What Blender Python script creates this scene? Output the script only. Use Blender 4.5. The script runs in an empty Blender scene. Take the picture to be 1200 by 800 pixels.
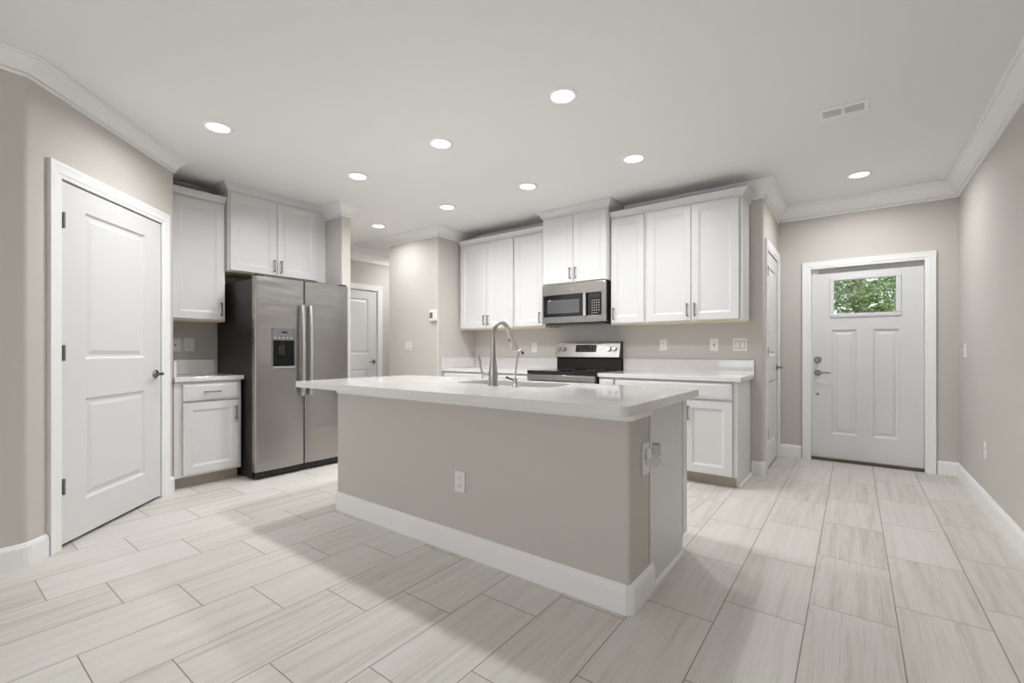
import bpy, bmesh, math, random
from mathutils import Vector, Matrix

random.seed(7)
SC = bpy.context.scene
COL = SC.collection
S = 0.944            # every length below is in survey units; S turns them into metres
PI = math.pi

# ------------------------------------------------------------------ camera, light, exposure
CAM_H = 1.165
cam_d = bpy.data.cameras.new('camera')
cam_d.sensor_width = 36.0
cam_d.lens = 16.0
cam_d.shift_y = 10.8 / 1200.0
cam_d.clip_start = 0.02
cam = bpy.data.objects.new('camera', cam_d)
COL.objects.link(cam)
cam.location = (0, 0, CAM_H * S)
cam.rotation_euler = (PI / 2, 0, 0.6435)
SC.camera = cam

SC.view_settings.view_transform = 'Standard'
SC.view_settings.look = 'None'
SC.view_settings.exposure = 0.24
SC.view_settings.gamma = 1.0
SC.view_settings.use_curve_mapping = False

LAMP_POWER = 3.9         # each recessed downlight
LAMP_SPREAD = 158.0       # beam of a recessed downlight, degrees
LENS_GLOW = 3.0           # brightness of its frosted lens
REAR_FILL_POWER = 29.0      # area fill added behind the camera, standing for daylight through unseen glass doors
SKY_STRENGTH = 1.3

world = bpy.data.worlds.new('world')
SC.world = world
world.use_nodes = True
wn = world.node_tree.nodes
wn.clear()
wo = wn.new('ShaderNodeOutputWorld')
wb = wn.new('ShaderNodeBackground')
wb.inputs['Color'].default_value = (0.90, 0.95, 1.0, 1)
wb.inputs['Strength'].default_value = SKY_STRENGTH
world.node_tree.links.new(wb.outputs[0], wo.inputs[0])

al = bpy.data.lights.new('rear_fill_light', 'AREA')  # unseen fill lamp set into the rear opening
al.shape = 'RECTANGLE'
al.size = 3.6 * S
al.size_y = 2.1 * S
al.energy = REAR_FILL_POWER
al.color = (0.96, 0.985, 1.0)
alo = bpy.data.objects.new('rear_fill_light', al)
COL.objects.link(alo)
alo.location = (-1.4 * S, -4.95 * S, 1.15 * S)
alo.rotation_euler = (PI / 2, 0, 0)      # shines towards +Y

SUN_STRENGTH = 3.0        # sun added to bounce off the unseen rear floor and light the trees
sd = bpy.data.lights.new('sun', 'SUN')
sd.energy = SUN_STRENGTH
sd.angle = 0.02
sun = bpy.data.objects.new('sun', sd)
COL.objects.link(sun)
sun.rotation_euler = (math.radians(50), 0, math.radians(4))

# ------------------------------------------------------------------ materials
def new_mat(name):
    m = bpy.data.materials.new(name)
    m.use_nodes = True
    nt = m.node_tree
    b = nt.nodes['Principled BSDF']
    return m, nt, b

def N(nt, t, **kw):
    n = nt.nodes.new(t)
    for k, v in kw.items():
        setattr(n, k, v)
    return n

def bump_noise(nt, b, scale, strength, detail=3.0, dist=0.002):
    tc = N(nt, 'ShaderNodeTexCoord')
    nz = N(nt, 'ShaderNodeTexNoise')
    nz.inputs['Scale'].default_value = scale
    nz.inputs['Detail'].default_value = detail
    bp = N(nt, 'ShaderNodeBump')
    bp.inputs['Strength'].default_value = strength
    bp.inputs['Distance'].default_value = dist
    nt.links.new(tc.outputs['Object'], nz.inputs['Vector'])
    nt.links.new(nz.outputs['Fac'], bp.inputs['Height'])
    nt.links.new(bp.outputs[0], b.inputs['Normal'])
    return tc, nz

def paint(name, col, rough=0.5, scale=220, strength=0.08, spec=0.4):
    m, nt, b = new_mat(name)
    b.inputs['Base Color'].default_value = (*col, 1)
    b.inputs['Roughness'].default_value = rough
    b.inputs['Specular IOR Level'].default_value = spec
    bump_noise(nt, b, scale, strength)
    return m

def metal(name, col, rough, scale=(3, 3, 400), strength=0.05, dist=0.002):
    m, nt, b = new_mat(name)
    b.inputs['Base Color'].default_value = (*col, 1)
    b.inputs['Metallic'].default_value = 1.0
    b.inputs['Roughness'].default_value = rough
    tc = N(nt, 'ShaderNodeTexCoord')
    mp = N(nt, 'ShaderNodeMapping')
    mp.inputs['Scale'].default_value = scale
    nz = N(nt, 'ShaderNodeTexNoise')
    nz.inputs['Scale'].default_value = 1.0
    nz.inputs['Detail'].default_value = 2.0
    bp = N(nt, 'ShaderNodeBump')
    bp.inputs['Strength'].default_value = strength
    bp.inputs['Distance'].default_value = dist
    L = nt.links.new
    L(tc.outputs['Object'], mp.inputs['Vector']); L(mp.outputs[0], nz.inputs['Vector'])
    L(nz.outputs['Fac'], bp.inputs['Height']); L(bp.outputs[0], b.inputs['Normal'])
    return m

M_WALL = paint('wall_greige_paint', (0.62, 0.586, 0.547), 0.75, 160, 0.12, 0.25)
M_CEIL = paint('ceiling_paint', (0.89, 0.88, 0.865), 0.85, 90, 0.15, 0.2)
M_TRIM = paint('white_trim_paint', (0.92, 0.918, 0.91), 0.38, 60, 0.02)
M_DOOR = paint('white_door_paint', (0.755, 0.753, 0.749), 0.40, 120, 0.03)
M_CAB = paint('white_cabinet_paint', (0.735, 0.733, 0.726), 0.36, 60, 0.02)
M_TOE = paint('toe_kick_laminate', (0.50, 0.44, 0.37), 0.6, 60, 0.03)
M_MAPLE = paint('maple_underside', (0.78, 0.68, 0.52), 0.5, 60, 0.02)
M_PLATE = paint('white_plastic', (0.84, 0.83, 0.81), 0.3, 40, 0.0)
M_SLOT = paint('dark_slot', (0.06, 0.055, 0.05), 0.5, 40, 0.0)
M_BLACK = paint('black_enamel', (0.012, 0.011, 0.010), 0.22, 50, 0.0, 0.5)
M_DARK = paint('dark_grey_case', (0.020, 0.018, 0.017), 0.42, 300, 0.05, 0.3)
M_GLASSBLK = paint('black_glass', (0.010, 0.010, 0.011), 0.06, 10, 0.0, 0.6)
M_GREY = paint('grey_plastic', (0.16, 0.155, 0.15), 0.35, 40, 0.0)
M_DUCT = paint('pale_duct', (0.34, 0.325, 0.30), 0.6, 40, 0.0)
M_LED = paint('dim_display', (0.03, 0.035, 0.035), 0.15, 40, 0.0)
M_MARK = paint('pale_print', (0.55, 0.55, 0.55), 0.5, 40, 0.0)
M_STEEL = metal('brushed_stainless', (0.43, 0.41, 0.395), 0.30, (260, 260, 3), 0.04)
M_STEELF = metal('brushed_stainless_door', (0.40, 0.382, 0.368), 0.34, (1.6, 1.6, 7.0), 0.7, 0.012)
M_HANDLE = metal('pale_steel_handle', (0.62, 0.605, 0.59), 0.42, (60, 60, 60), 0.0)
M_SINK = metal('sink_steel', (0.30, 0.29, 0.28), 0.35, (60, 60, 60), 0.0)
M_NICHE = paint('matt_black_niche', (0.006, 0.006, 0.006), 0.6, 50, 0.0, 0.15)
M_CHROME = metal('bright_steel', (0.66, 0.645, 0.63), 0.16, (40, 40, 40), 0.0)
M_NICKEL = metal('brushed_nickel', (0.46, 0.44, 0.41), 0.30, (90, 90, 90), 0.02)
M_PULL = metal('satin_nickel_pull', (0.29, 0.28, 0.27), 0.32, (90, 90, 90), 0.0)
M_BRONZE = paint('bronze_threshold', (0.10, 0.075, 0.055), 0.4, 80, 0.05)

def quartz():
    m, nt, b = new_mat('white_quartz')
    b.inputs['Roughness'].default_value = 0.02
    b.inputs['Specular IOR Level'].default_value = 0.7
    tc = N(nt, 'ShaderNodeTexCoord')
    n1 = N(nt, 'ShaderNodeTexNoise'); n1.inputs['Scale'].default_value = 9; n1.inputs['Detail'].default_value = 6
    n2 = N(nt, 'ShaderNodeTexNoise'); n2.inputs['Scale'].default_value = 210; n2.inputs['Detail'].default_value = 2
    mx = N(nt, 'ShaderNodeMath', operation='MULTIPLY_ADD')
    mx.inputs[1].default_value = 0.55
    cr = N(nt, 'ShaderNodeValToRGB')
    cr.color_ramp.elements[0].position = 0.35; cr.color_ramp.elements[0].color = (0.70, 0.685, 0.665, 1)
    cr.color_ramp.elements[1].position = 0.85; cr.color_ramp.elements[1].color = (0.80, 0.792, 0.78, 1)
    L = nt.links.new
    L(tc.outputs['Object'], n1.inputs['Vector']); L(tc.outputs['Object'], n2.inputs['Vector'])
    L(n1.outputs['Fac'], mx.inputs[0]); L(n2.outputs['Fac'], mx.inputs[2])
    L(mx.outputs[0], cr.inputs['Fac']); L(cr.outputs['Color'], b.inputs['Base Color'])
    return m
M_QUARTZ = quartz()

def floor_mat():
    """12 x 24 wood-look porcelain, long side along Y, one-third stagger per column."""
    m, nt, b = new_mat('wood_look_porcelain_tile')
    L = nt.links.new
    def M(op, a=None, c=None, d=None):
        n = N(nt, 'ShaderNodeMath', operation=op)
        for i, v in enumerate((a, c, d)):
            if v is None: continue
            if isinstance(v, (int, float)): n.inputs[i].default_value = v
            else: L(v, n.inputs[i])
        return n.outputs[0]
    geo = N(nt, 'ShaderNodeNewGeometry')
    sx = N(nt, 'ShaderNodeSeparateXYZ'); L(geo.outputs['Position'], sx.inputs[0])
    X = M('DIVIDE', sx.outputs['X'], S); Y = M('DIVIDE', sx.outputs['Y'], S)
    W, LEN, STEP = 0.316, 0.632, 0.2106
    u = M('DIVIDE', M('SUBTRACT', X, 0.468), W)
    col = M('FLOOR', u)
    y0 = M('MULTIPLY_ADD', col, STEP, 2.29)
    v = M('DIVIDE', M('SUBTRACT', Y, y0), LEN)
    row = M('FLOOR', v)
    fu = M('SUBTRACT', u, col); fv = M('SUBTRACT', v, row)
    eu = M('MULTIPLY', M('MINIMUM', fu, M('SUBTRACT', 1.0, fu)), W)
    ev = M('MULTIPLY', M('MINIMUM', fv, M('SUBTRACT', 1.0, fv)), LEN)
    e = M('MINIMUM', eu, ev)
    grout = N(nt, 'ShaderNodeMapRange'); grout.inputs['From Min'].default_value = 0.0014
    grout.inputs['From Max'].default_value = 0.0026; L(e, grout.inputs['Value'])
    idv = N(nt, 'ShaderNodeCombineXYZ'); L(col, idv.inputs[0]); L(row, idv.inputs[1])
    wn_ = N(nt, 'ShaderNodeTexWhiteNoise', noise_dimensions='2D'); L(idv.outputs[0], wn_.inputs['Vector'])
    # streaks run along the tile
    sv = N(nt, 'ShaderNodeCombineXYZ')
    L(M('MULTIPLY_ADD', wn_.outputs['Value'], 37.0, M('MULTIPLY', X, 24.0)), sv.inputs[0])
    L(M('MULTIPLY', Y, 0.9), sv.inputs[1]); L(M('MULTIPLY', wn_.outputs['Value'], 91.0), sv.inputs[2])
    n1 = N(nt, 'ShaderNodeTexNoise'); n1.inputs['Scale'].default_value = 1.0; n1.inputs['Detail'].default_value = 5
    n1.inputs['Roughness'].default_value = 0.62; n1.inputs['Distortion'].default_value = 0.35
    L(sv.outputs[0], n1.inputs['Vector'])
    sv2 = N(nt, 'ShaderNodeCombineXYZ')
    L(M('MULTIPLY', X, 150.0), sv2.inputs[0]); L(M('MULTIPLY', Y, 5.0), sv2.inputs[1]); L(M('MULTIPLY', wn_.outputs['Value'], 40.0), sv2.inputs[2])
    n2 = N(nt, 'ShaderNodeTexNoise'); n2.inputs['Scale'].default_value = 1.0; n2.inputs['Detail'].default_value = 2
    L(sv2.outputs[0], n2.inputs['Vector'])
    f = M('MULTIPLY_ADD', n2.outputs['Fac'], 0.34, M('MULTIPLY_ADD', wn_.outputs['Value'], 0.16, M('MULTIPLY', n1.outputs['Fac'], 0.66)))
    cr = N(nt, 'ShaderNodeValToRGB')
    E_ = cr.color_ramp.elements
    E_[0].position = 0.34; E_[0].color = (0.495, 0.452, 0.402, 1)
    E_[1].position = 0.80; E_[1].color = (0.74, 0.715, 0.675, 1)
    k = E_.new(0.56); k.color = (0.665, 0.63, 0.585, 1)
    L(f, cr.inputs['Fac'])
    mx = N(nt, 'ShaderNodeMix', data_type='RGBA')
    L(grout.outputs[0], mx.inputs['Factor'])
    mx.inputs[6].default_value = (0.24, 0.205, 0.175, 1)
    L(cr.outputs['Color'], mx.inputs[7]); L(mx.outputs[2], b.inputs['Base Color'])
    b.inputs['Roughness'].default_value = 0.42
    b.inputs['Specular IOR Level'].default_value = 0.4
    bp = N(nt, 'ShaderNodeBump'); bp.inputs['Strength'].default_value = 0.4; bp.inputs['Distance'].default_value = 0.001
    L(grout.outputs[0], bp.inputs['Height']); L(bp.outputs[0], b.inputs['Normal'])
    return m
M_FLOOR = floor_mat()

def emit_mat():
    m, nt, b = new_mat('lit_lamp_lens')
    b.inputs['Base Color'].default_value = (0.9, 0.9, 0.9, 1)
    b.inputs['Emission Color'].default_value = (1.0, 0.975, 0.945, 1)
    b.inputs['Emission Strength'].default_value = LENS_GLOW
    tc = N(nt, 'ShaderNodeTexCoord'); nz = N(nt, 'ShaderNodeTexNoise'); nz.inputs['Scale'].default_value = 60
    mr = N(nt, 'ShaderNodeMapRange'); mr.inputs['To Min'].default_value = 0.3; mr.inputs['To Max'].default_value = 0.4
    nt.links.new(tc.outputs['Object'], nz.inputs['Vector']); nt.links.new(nz.outputs['Fac'], mr.inputs['Value'])
    nt.links.new(mr.outputs[0], b.inputs['Roughness'])
    return m
M_LENS = emit_mat()

def glass(name, tint=(1, 1, 1), rough=0.0):
    m, nt, b = new_mat(name)
    b.inputs['Base Color'].default_value = (*tint, 1)
    b.inputs['Roughness'].default_value = rough
    b.inputs['IOR'].default_value = 1.45
    b.inputs['Transmission Weight'].default_value = 1.0
    return m
def clear_plastic():
    m, nt, b = new_mat('clear_plastic')
    tr = N(nt, 'ShaderNodeBsdfTransparent'); tr.inputs['Color'].default_value = (0.93, 0.94, 0.95, 1)
    gl = N(nt, 'ShaderNodeBsdfGlossy'); gl.inputs['Roughness'].default_value = 0.06
    lf = N(nt, 'ShaderNodeLayerWeight'); lf.inputs['Blend'].default_value = 0.3
    lw = N(nt, 'ShaderNodeMapRange'); lw.inputs['To Min'].default_value = 0.04; lw.inputs['To Max'].default_value = 0.45
    nt.links.new(lf.outputs['Facing'], lw.inputs['Value'])
    ms = N(nt, 'ShaderNodeMixShader')
    L = nt.links.new
    L(lw.outputs[0], ms.inputs[0]); L(tr.outputs[0], ms.inputs[1]); L(gl.outputs[0], ms.inputs[2])
    L(ms.outputs[0], nt.nodes['Material Output'].inputs['Surface'])
    return m
M_CLEAR = clear_plastic()
M_PANE = glass('door_pane_glass', (0.97, 1.0, 0.98))

def leaf_mat(name, c0, c1):
    m, nt, b = new_mat(name)
    geo = N(nt, 'ShaderNodeNewGeometry')
    cr = N(nt, 'ShaderNodeValToRGB')
    cr.color_ramp.elements[0].color = (*c0, 1); cr.color_ramp.elements[1].color = (*c1, 1)
    nt.links.new(geo.outputs['Random Per Island'], cr.inputs['Fac'])
    nt.links.new(cr.outputs['Color'], b.inputs['Base Color'])
    b.inputs['Roughness'].default_value = 0.45
    tr = N(nt, 'ShaderNodeBsdfTranslucent'); nt.links.new(cr.outputs['Color'], tr.inputs['Color'])
    ms = N(nt, 'ShaderNodeMixShader'); ms.inputs[0].default_value = 0.4
    out = nt.nodes['Material Output']
    nt.links.new(b.outputs[0], ms.inputs[1]); nt.links.new(tr.outputs[0], ms.inputs[2]); nt.links.new(ms.outputs[0], out.inputs['Surface'])
    return m
M_LEAF = leaf_mat('mid_green_leaves', (0.07, 0.15, 0.045), (0.40, 0.50, 0.22))
M_LEAF2 = leaf_mat('blue_green_leaves', (0.07, 0.12, 0.09), (0.27, 0.34, 0.28))
M_BARK = paint('grey_bark', (0.22, 0.19, 0.16), 0.9, 30, 0.5)
M_GRASS = paint('lawn', (0.10, 0.20, 0.05), 0.9, 40, 0.5)

# ------------------------------------------------------------------ mesh helpers
def BM(): return bmesh.new()

def box(bm, x0, x1, y0, y1, z0, z1, bev=0.0, seg=2):
    vs = [bm.verts.new(p) for p in ((x0, y0, z0), (x1, y0, z0), (x1, y1, z0), (x0, y1, z0), (x0, y0, z1), (x1, y0, z1), (x1, y1, z1), (x0, y1, z1))]
    fs = [bm.faces.new([vs[i] for i in q]) for q in ((0, 3, 2, 1), (4, 5, 6, 7), (0, 1, 5, 4), (1, 2, 6, 5), (2, 3, 7, 6), (3, 0, 4, 7))]
    if bev > 0:
        es = list({e for f in fs for e in f.edges})
        bmesh.ops.bevel(bm, geom=es, offset=bev, segments=seg, profile=0.5, affect='EDGES')
    return vs

def prism(bm, poly, z0, z1):
    """poly: plan points; solid between z0 and z1"""
    n = len(poly)
    a = [bm.verts.new((p[0], p[1], z0)) for p in poly]
    b = [bm.verts.new((p[0], p[1], z1)) for p in poly]
    bm.faces.new(a[::-1]); bm.faces.new(b)
    for i in range(n):
        j = (i + 1) % n
        bm.faces.new((a[i], a[j], b[j], b[i]))

def lathe(bm, prof, n=24, center=(0, 0, 0), axis='z', cap=True):
    """prof: list of (r, h) along axis"""
    rings = []
    cx, cy, cz = center
    def P(r, h, t):
        c, s = r * math.cos(t), r * math.sin(t)
        if axis == 'z': return (cx + c, cy + s, cz + h)
        if axis == 'y': return (cx + c, cy + h, cz + s)
        return (cx + h, cy + c, cz + s)
    for r, h in prof:
        rings.append([bm.verts.new(P(r, h, 2 * PI * k / n)) for k in range(n)])
    for a, b in zip(rings, rings[1:]):
        for k in range(n):
            f = bm.faces.new((a[k], a[(k + 1) % n], b[(k + 1) % n], b[k])); f.smooth = True
    if cap:
        bm.faces.new(rings[0][::-1]); bm.faces.new(rings[-1])

def tube(bm, pts, rad, n=12, cap=True):
    pts = [Vector(p) for p in pts]
    rads = rad if isinstance(rad, (list, tuple)) else [rad] * len(pts)
    rings = []
    ref = None
    for i, p in enumerate(pts):
        t = (pts[min(i + 1, len(pts) - 1)] - pts[max(i - 1, 0)]).normalized()
        if ref is None:
            ref = Vector((0, 0, 1)) if abs(t.z) < 0.9 else Vector((1, 0, 0))
        a = (ref - t * ref.dot(t)).normalized(); b = t.cross(a); ref = a
        rings.append([bm.verts.new(p + (a * math.cos(2 * PI * k / n) + b * math.sin(2 * PI * k / n)) * rads[i]) for k in range(n)])
    for r0, r1 in zip(rings, rings[1:]):
        for k in range(n):
            f = bm.faces.new((r0[k], r0[(k + 1) % n], r1[(k + 1) % n], r1[k])); f.smooth = True
    if cap:
        bm.faces.new(rings[0][::-1]); bm.faces.new(rings[-1])

def sweep(bm, path, prof, smooth=False):
    """closed profile [(out, z)] swept along a plan path, room on the right of travel, mitred corners"""
    P = [Vector((p[0], p[1])) for p in path]
    D = [(b - a).normalized() for a, b in zip(P, P[1:])]
    Nn = [Vector((d.y, -d.x)) for d in D]
    rings = []
    for i, p in enumerate(P):
        if i == 0: m = Nn[0]
        elif i == len(P) - 1: m = Nn[-1]
        else:
            m = (Nn[i - 1] + Nn[i]) / (1 + Nn[i - 1].dot(Nn[i]))
        rings.append([bm.verts.new((p.x + m.x * o, p.y + m.y * o, z)) for o, z in prof])
    n = len(prof)
    for a, b in zip(rings, rings[1:]):
        for k in range(n):
            f = bm.faces.new((a[k], a[(k + 1) % n], b[(k + 1) % n], b[k])); f.smooth = smooth
    bm.faces.new(rings[0][::-1]); bm.faces.new(rings[-1])

def fillet(path, r, n=5):
    out = [Vector(path[0])]
    for a, p, b in zip(path, path[1:], path[2:]):
        a, p, b = Vector(a), Vector(p), Vector(b)
        u = (a - p).normalized(); v = (b - p).normalized()
        ang = math.acos(max(-1, min(1, u.dot(v))))
        d = r / math.tan(ang / 2)
        c = p + (u + v).normalized() * (r / math.sin(ang / 2))
        s0 = p + u * d - c; s1 = p + v * d - c
        a0 = math.atan2(s0.y, s0.x); a1 = math.atan2(s1.y, s1.x)
        da = (a1 - a0 + PI) % (2 * PI) - PI
        for k in range(n + 1):
            t = a0 + da * k / n
            out.append(c + Vector((math.cos(t), math.sin(t))) * r)
    out.append(Vector(path[-1]))
    return out

def wall_run(bm, path, t, z0, z1, r=0.022):
    """thick wall whose room face follows path (room on the right), bullnose corners, t deep to the left"""
    P = [Vector(p) for p in path]
    D = [(b - a).normalized() for a, b in zip(P, P[1:])]
    Nn = [Vector((d.y, -d.x)) for d in D]
    back = []
    for i, p in enumerate(P):
        m = Nn[0] if i == 0 else Nn[-1] if i == len(P) - 1 else (Nn[i - 1] + Nn[i]) / (1 + Nn[i - 1].dot(Nn[i]))
        back.append(p - m * t)
    front = fillet(path, r) if len(path) > 2 and r > 0 else P
    prism(bm, [tuple(q) for q in front] + [tuple(q) for q in back[::-1]], z0, z1)

def rrect(x0, x1, y0, y1, r, n=6):
    pts = []
    for cx, cy, a0 in ((x1 - r, y1 - r, 0), (x0 + r, y1 - r, 90), (x0 + r, y0 + r, 180), (x1 - r, y0 + r, 270)):
        for k in range(n + 1):
            t = math.radians(a0 + 90 * k / n)
            pts.append((cx + r * math.cos(t), cy + r * math.sin(t)))
    return pts

def slab(bm, outer, z0, z1, hole=None, bev=0.003):
    if hole is None:
        prism(bm, outer, z0, z1)
        if bev:
            es = [e for e in bm.edges if abs(e.verts[0].co.z - e.verts[1].co.z) < 1e-6]
            bmesh.ops.bevel(bm, geom=es, offset=bev, segments=2, profile=0.5, affect='EDGES')
        return
    def loop(p, z):
        v = [bm.verts.new((a, b, z)) for a, b in p]
        return v, [bm.edges.new((v[i], v[(i + 1) % len(v)])) for i in range(len(v))]
    L = {}
    for z in (z0, z1):
        vo, eo = loop(outer, z); vh, eh = loop(hole, z)
        bmesh.ops.triangle_fill(bm, use_beauty=True, use_dissolve=False, edges=eo + eh)
        L[z] = (vo, vh)
    for k in (0, 1):
        a, b = L[z0][k], L[z1][k]
        for i in range(len(a)):
            j = (i + 1) % len(a)
            bm.faces.new((a[i], a[j], b[j], b[i]))

def panel_front(bm, x0, x1, z0, z1, y, t, panels, rings):
    """slab from y (front) to y+t, panels = [(px0,px1,pz0,pz1)], rings = [(inset, depth)] nested towards the middle"""
    xs = sorted({x0, x1, *[p[0] for p in panels], *[p[1] for p in panels]})
    zs = sorted({z0, z1, *[p[2] for p in panels], *[p[3] for p in panels]})
    cache = {}
    def V(x, yy, z):
        k = (round(x, 5), round(yy, 5), round(z, 5))
        if k not in cache: cache[k] = bm.verts.new((x, yy, z))
        return cache[k]
    for i in range(len(xs) - 1):
        for j in range(len(zs) - 1):
            a, b, c, d = xs[i], xs[i + 1], zs[j], zs[j + 1]
            cx, cz = (a + b) / 2, (c + d) / 2
            if any(p[0] < cx < p[1] and p[2] < cz < p[3] for p in panels): continue
            bm.faces.new((V(a, y, c), V(b, y, c), V(b, y, d), V(a, y, d)))
    for p in panels:
        prev = (p[0], p[1], p[2], p[3], y)
        # subdivide outer edge where grid lines cross is unnecessary: panels align with the grid
        for ins, dep in rings:
            cur = (p[0] + ins, p[1] - ins, p[2] + ins, p[3] - ins, y + dep)
            A = [(prev[0], prev[2]), (prev[1], prev[2]), (prev[1], prev[3]), (prev[0], prev[3])]
            B = [(cur[0], cur[2]), (cur[1], cur[2]), (cur[1], cur[3]), (cur[0], cur[3])]
            for k in range(4):
                l = (k + 1) % 4
                bm.faces.new((V(A[k][0], prev[4], A[k][1]), V(A[l][0], prev[4], A[l][1]), V(B[l][0], cur[4], B[l][1]), V(B[k][0], cur[4], B[k][1])))
            prev = cur
        bm.faces.new((V(prev[0], prev[4], prev[2]), V(prev[1], prev[4], prev[2]), V(prev[1], prev[4], prev[3]), V(prev[0], prev[4], prev[3])))
    # back and rim (a separate shell behind the face keeps the mesh simple)
    q = [(x0, z0), (x1, z0), (x1, z1), (x0, z1)]
    bk = [bm.verts.new((a, y + t, b)) for a, b in q]
    fr = [V(a, y, b) for a, b in q]
    bm.faces.new(bk[::-1])
    for k in range(4):
        l = (k + 1) % 4
        bm.faces.new((fr[l], fr[k], bk[k], bk[l]))

def obj(name, bm, mat, parent=None, smooth=False):
    bmesh.ops.recalc_face_normals(bm, faces=bm.faces[:])
    for v in bm.verts: v.co *= S
    me = bpy.data.meshes.new(name)
    bm.to_mesh(me); bm.free()
    me.materials.append(mat)
    if smooth:
        for p in me.polygons: p.use_smooth = True
    if any(p.use_smooth for p in me.polygons): me.set_sharp_from_angle(angle=math.radians(38))
    o = bpy.data.objects.new(name, me)
    COL.objects.link(o)
    if parent is not None: o.parent = parent
    return o

def thing(name, label, cat, loc=(0, 0, 0), rot=0.0, group=None):
    o = bpy.data.objects.new(name, None)
    COL.objects.link(o)
    o.empty_display_size = 0.1
    o.location = [c * S for c in loc]; o.rotation_euler = (0, 0, rot)
    o['label'] = label; o['category'] = cat
    if group: o['group'] = group
    return o

def struct(name, bm, mat, label=None, cat=None, smooth=False):
    o = obj(name, bm, mat, None, smooth)
    o['kind'] = 'structure'
    if label: o['label'] = label
    if cat: o['category'] = cat
    return o

# ------------------------------------------------------------------ survey planes
CEIL = 2.743
XL = -3.572                    # left wall (room face)
CD = -3.18                     # diagonal pantry wall: X + Y = CD
XF = -5.12                     # wall behind the refrigerator
YP = 1.334                     # pantry return wall
YS0, YS1, XS = 2.82, 2.93, -4.40   # stub wall right of the refrigerator
XH = -6.39                     # end wall of the side hall
YT, XT0, XT1 = 4.075, -5.22, -4.24 # thermostat wall
YR = 4.80                      # range wall
XE = -0.67                     # left wall of the entry hall
YE = 5.85                      # entry wall
XR = 0.78                      # right wall
YB = -5.0                      # wall behind the camera
R90 = PI / 2
R135 = 3 * PI / 4

def dg(a):                     # point on the diagonal wall at distance a along it
    return ((CD - a * math.sqrt(2)) / 2, (CD + a * math.sqrt(2)) / 2)

CORN = (XL, CD - XL)           # left wall meets the diagonal
PCOR = (CD - YP, YP)           # diagonal meets pantry return

# ------------------------------------------------------------------ shell
bm = BM(); box(bm, -6.6, 1.0, -5.2, 6.1, -0.12, 0.0)
struct('floor', bm, M_FLOOR, 'pale wood-look tile floor', 'floor')
bm = BM(); box(bm, -6.6, 1.0, -5.2, 6.1, CEIL, CEIL + 0.12)
struct('ceiling', bm, M_CEIL, 'flat pale grey ceiling', 'ceiling')

WT = 0.12
bm = BM(); wall_run(bm, [(XL, YB), CORN, dg(3.010)], WT, 0, CEIL, 0.035)
struct('wall_left', bm, M_WALL, 'greige wall at the left edge, turning to the pantry door', 'wall')
bm = BM()
wall_run(bm, [dg(3.010), dg(3.975)], WT, 2.19, CEIL)
wall_run(bm, [dg(3.975), PCOR, (XF, YP)], WT, 0, CEIL)
struct('wall_pantry', bm, M_WALL, 'diagonal greige wall around the pantry door', 'wall')
bm = BM(); box(bm, XF - WT, XF, YP - 0.6, YS0 + 0.05, 0, CEIL)
struct('wall_refrigerator', bm, M_WALL, 'greige wall behind the refrigerator', 'wall')
bm = BM(); wall_run(bm, [(XF, YS0), (XS, YS0), (XS, YS1), (XH, YS1)], 0.0549, 0, CEIL, 0.016)
struct('wall_stub', bm, M_WALL, 'short greige wall right of the refrigerator', 'wall')
bm = BM()
wall_run(bm, [(XH, YS1 - 0.1), (XH, 3.88)], WT, 0, CEIL)
wall_run(bm, [(XH, 3.88), (XH, 4.765)], WT, 2.17, CEIL)
wall_run(bm, [(XH, 4.765), (XH, 6.0)], WT, 0, CEIL)
struct('wall_hall', bm, M_WALL, 'end wall of the side hall', 'wall')
bm = BM(); box(bm, XH, XT0, 5.9, 6.0, 0, CEIL)
struct('wall_hall_end', bm, M_WALL)
bm = BM(); wall_run(bm, [(XT0, 5.9), (XT0, YT), (XT1, YT), (XT1, YR)], WT, 0, CEIL)
struct('wall_thermostat', bm, M_WALL, 'greige wall carrying the thermostat', 'wall')
bm = BM()
wall_run(bm, [(XT1 - 0.1, YR), (XE, YR), (XE, 4.945)], WT, 0, CEIL)
struct('wall_range', bm, M_WALL, 'greige wall behind the range and its cabinets', 'wall')
bm = BM()
wall_run(bm, [(XE, 4.945), (XE, 5.765)], WT, 2.15, CEIL)
wall_run(bm, [(XE, 5.765), (XE, YE)], WT, 0, CEIL)
struct('wall_entry_left', bm, M_WALL, 'greige wall around the narrow hall door', 'wall')
DX0, DX1 = -0.362, 0.545       # entry door opening
bm = BM()
box(bm, XE - WT, DX0 - 0.02, YE, YE + 0.16, 0, CEIL)
box(bm, DX1 + 0.02, XR + WT, YE, YE + 0.16, 0, CEIL)
box(bm, DX0 - 0.02, DX1 + 0.02, YE, YE + 0.16, 2.05, CEIL)
struct('wall_entry', bm, M_WALL, 'greige wall around the entry door', 'wall')
bm = BM(); box(bm, XR, XR + WT, YB, YE, 0, CEIL)
struct('wall_right', bm, M_WALL, 'long greige wall at the right', 'wall')
bm = BM()
box(bm, XL - WT, -3.25, YB - WT, YB, 0, CEIL); box(bm, 0.45, XR + WT, YB - WT, YB, 0, CEIL)
box(bm, -3.25, 0.45, YB - WT, YB, 2.25, CEIL)
struct('wall_back', bm, M_WALL)
bm = BM()
for x in (-3.25, -2.05, -0.85, 0.38):
    box(bm, x, x + 0.07, YB - 0.1, YB - 0.02, 0, 2.25)
box(bm, -3.25, 0.45, YB - 0.1, YB - 0.02, 2.18, 2.25); box(bm, -3.25, 0.45, YB - 0.1, YB - 0.02, 0, 0.06)
struct('window_1', bm, M_TRIM)  # unseen glass-door frame, added around the rear fill opening

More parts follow.
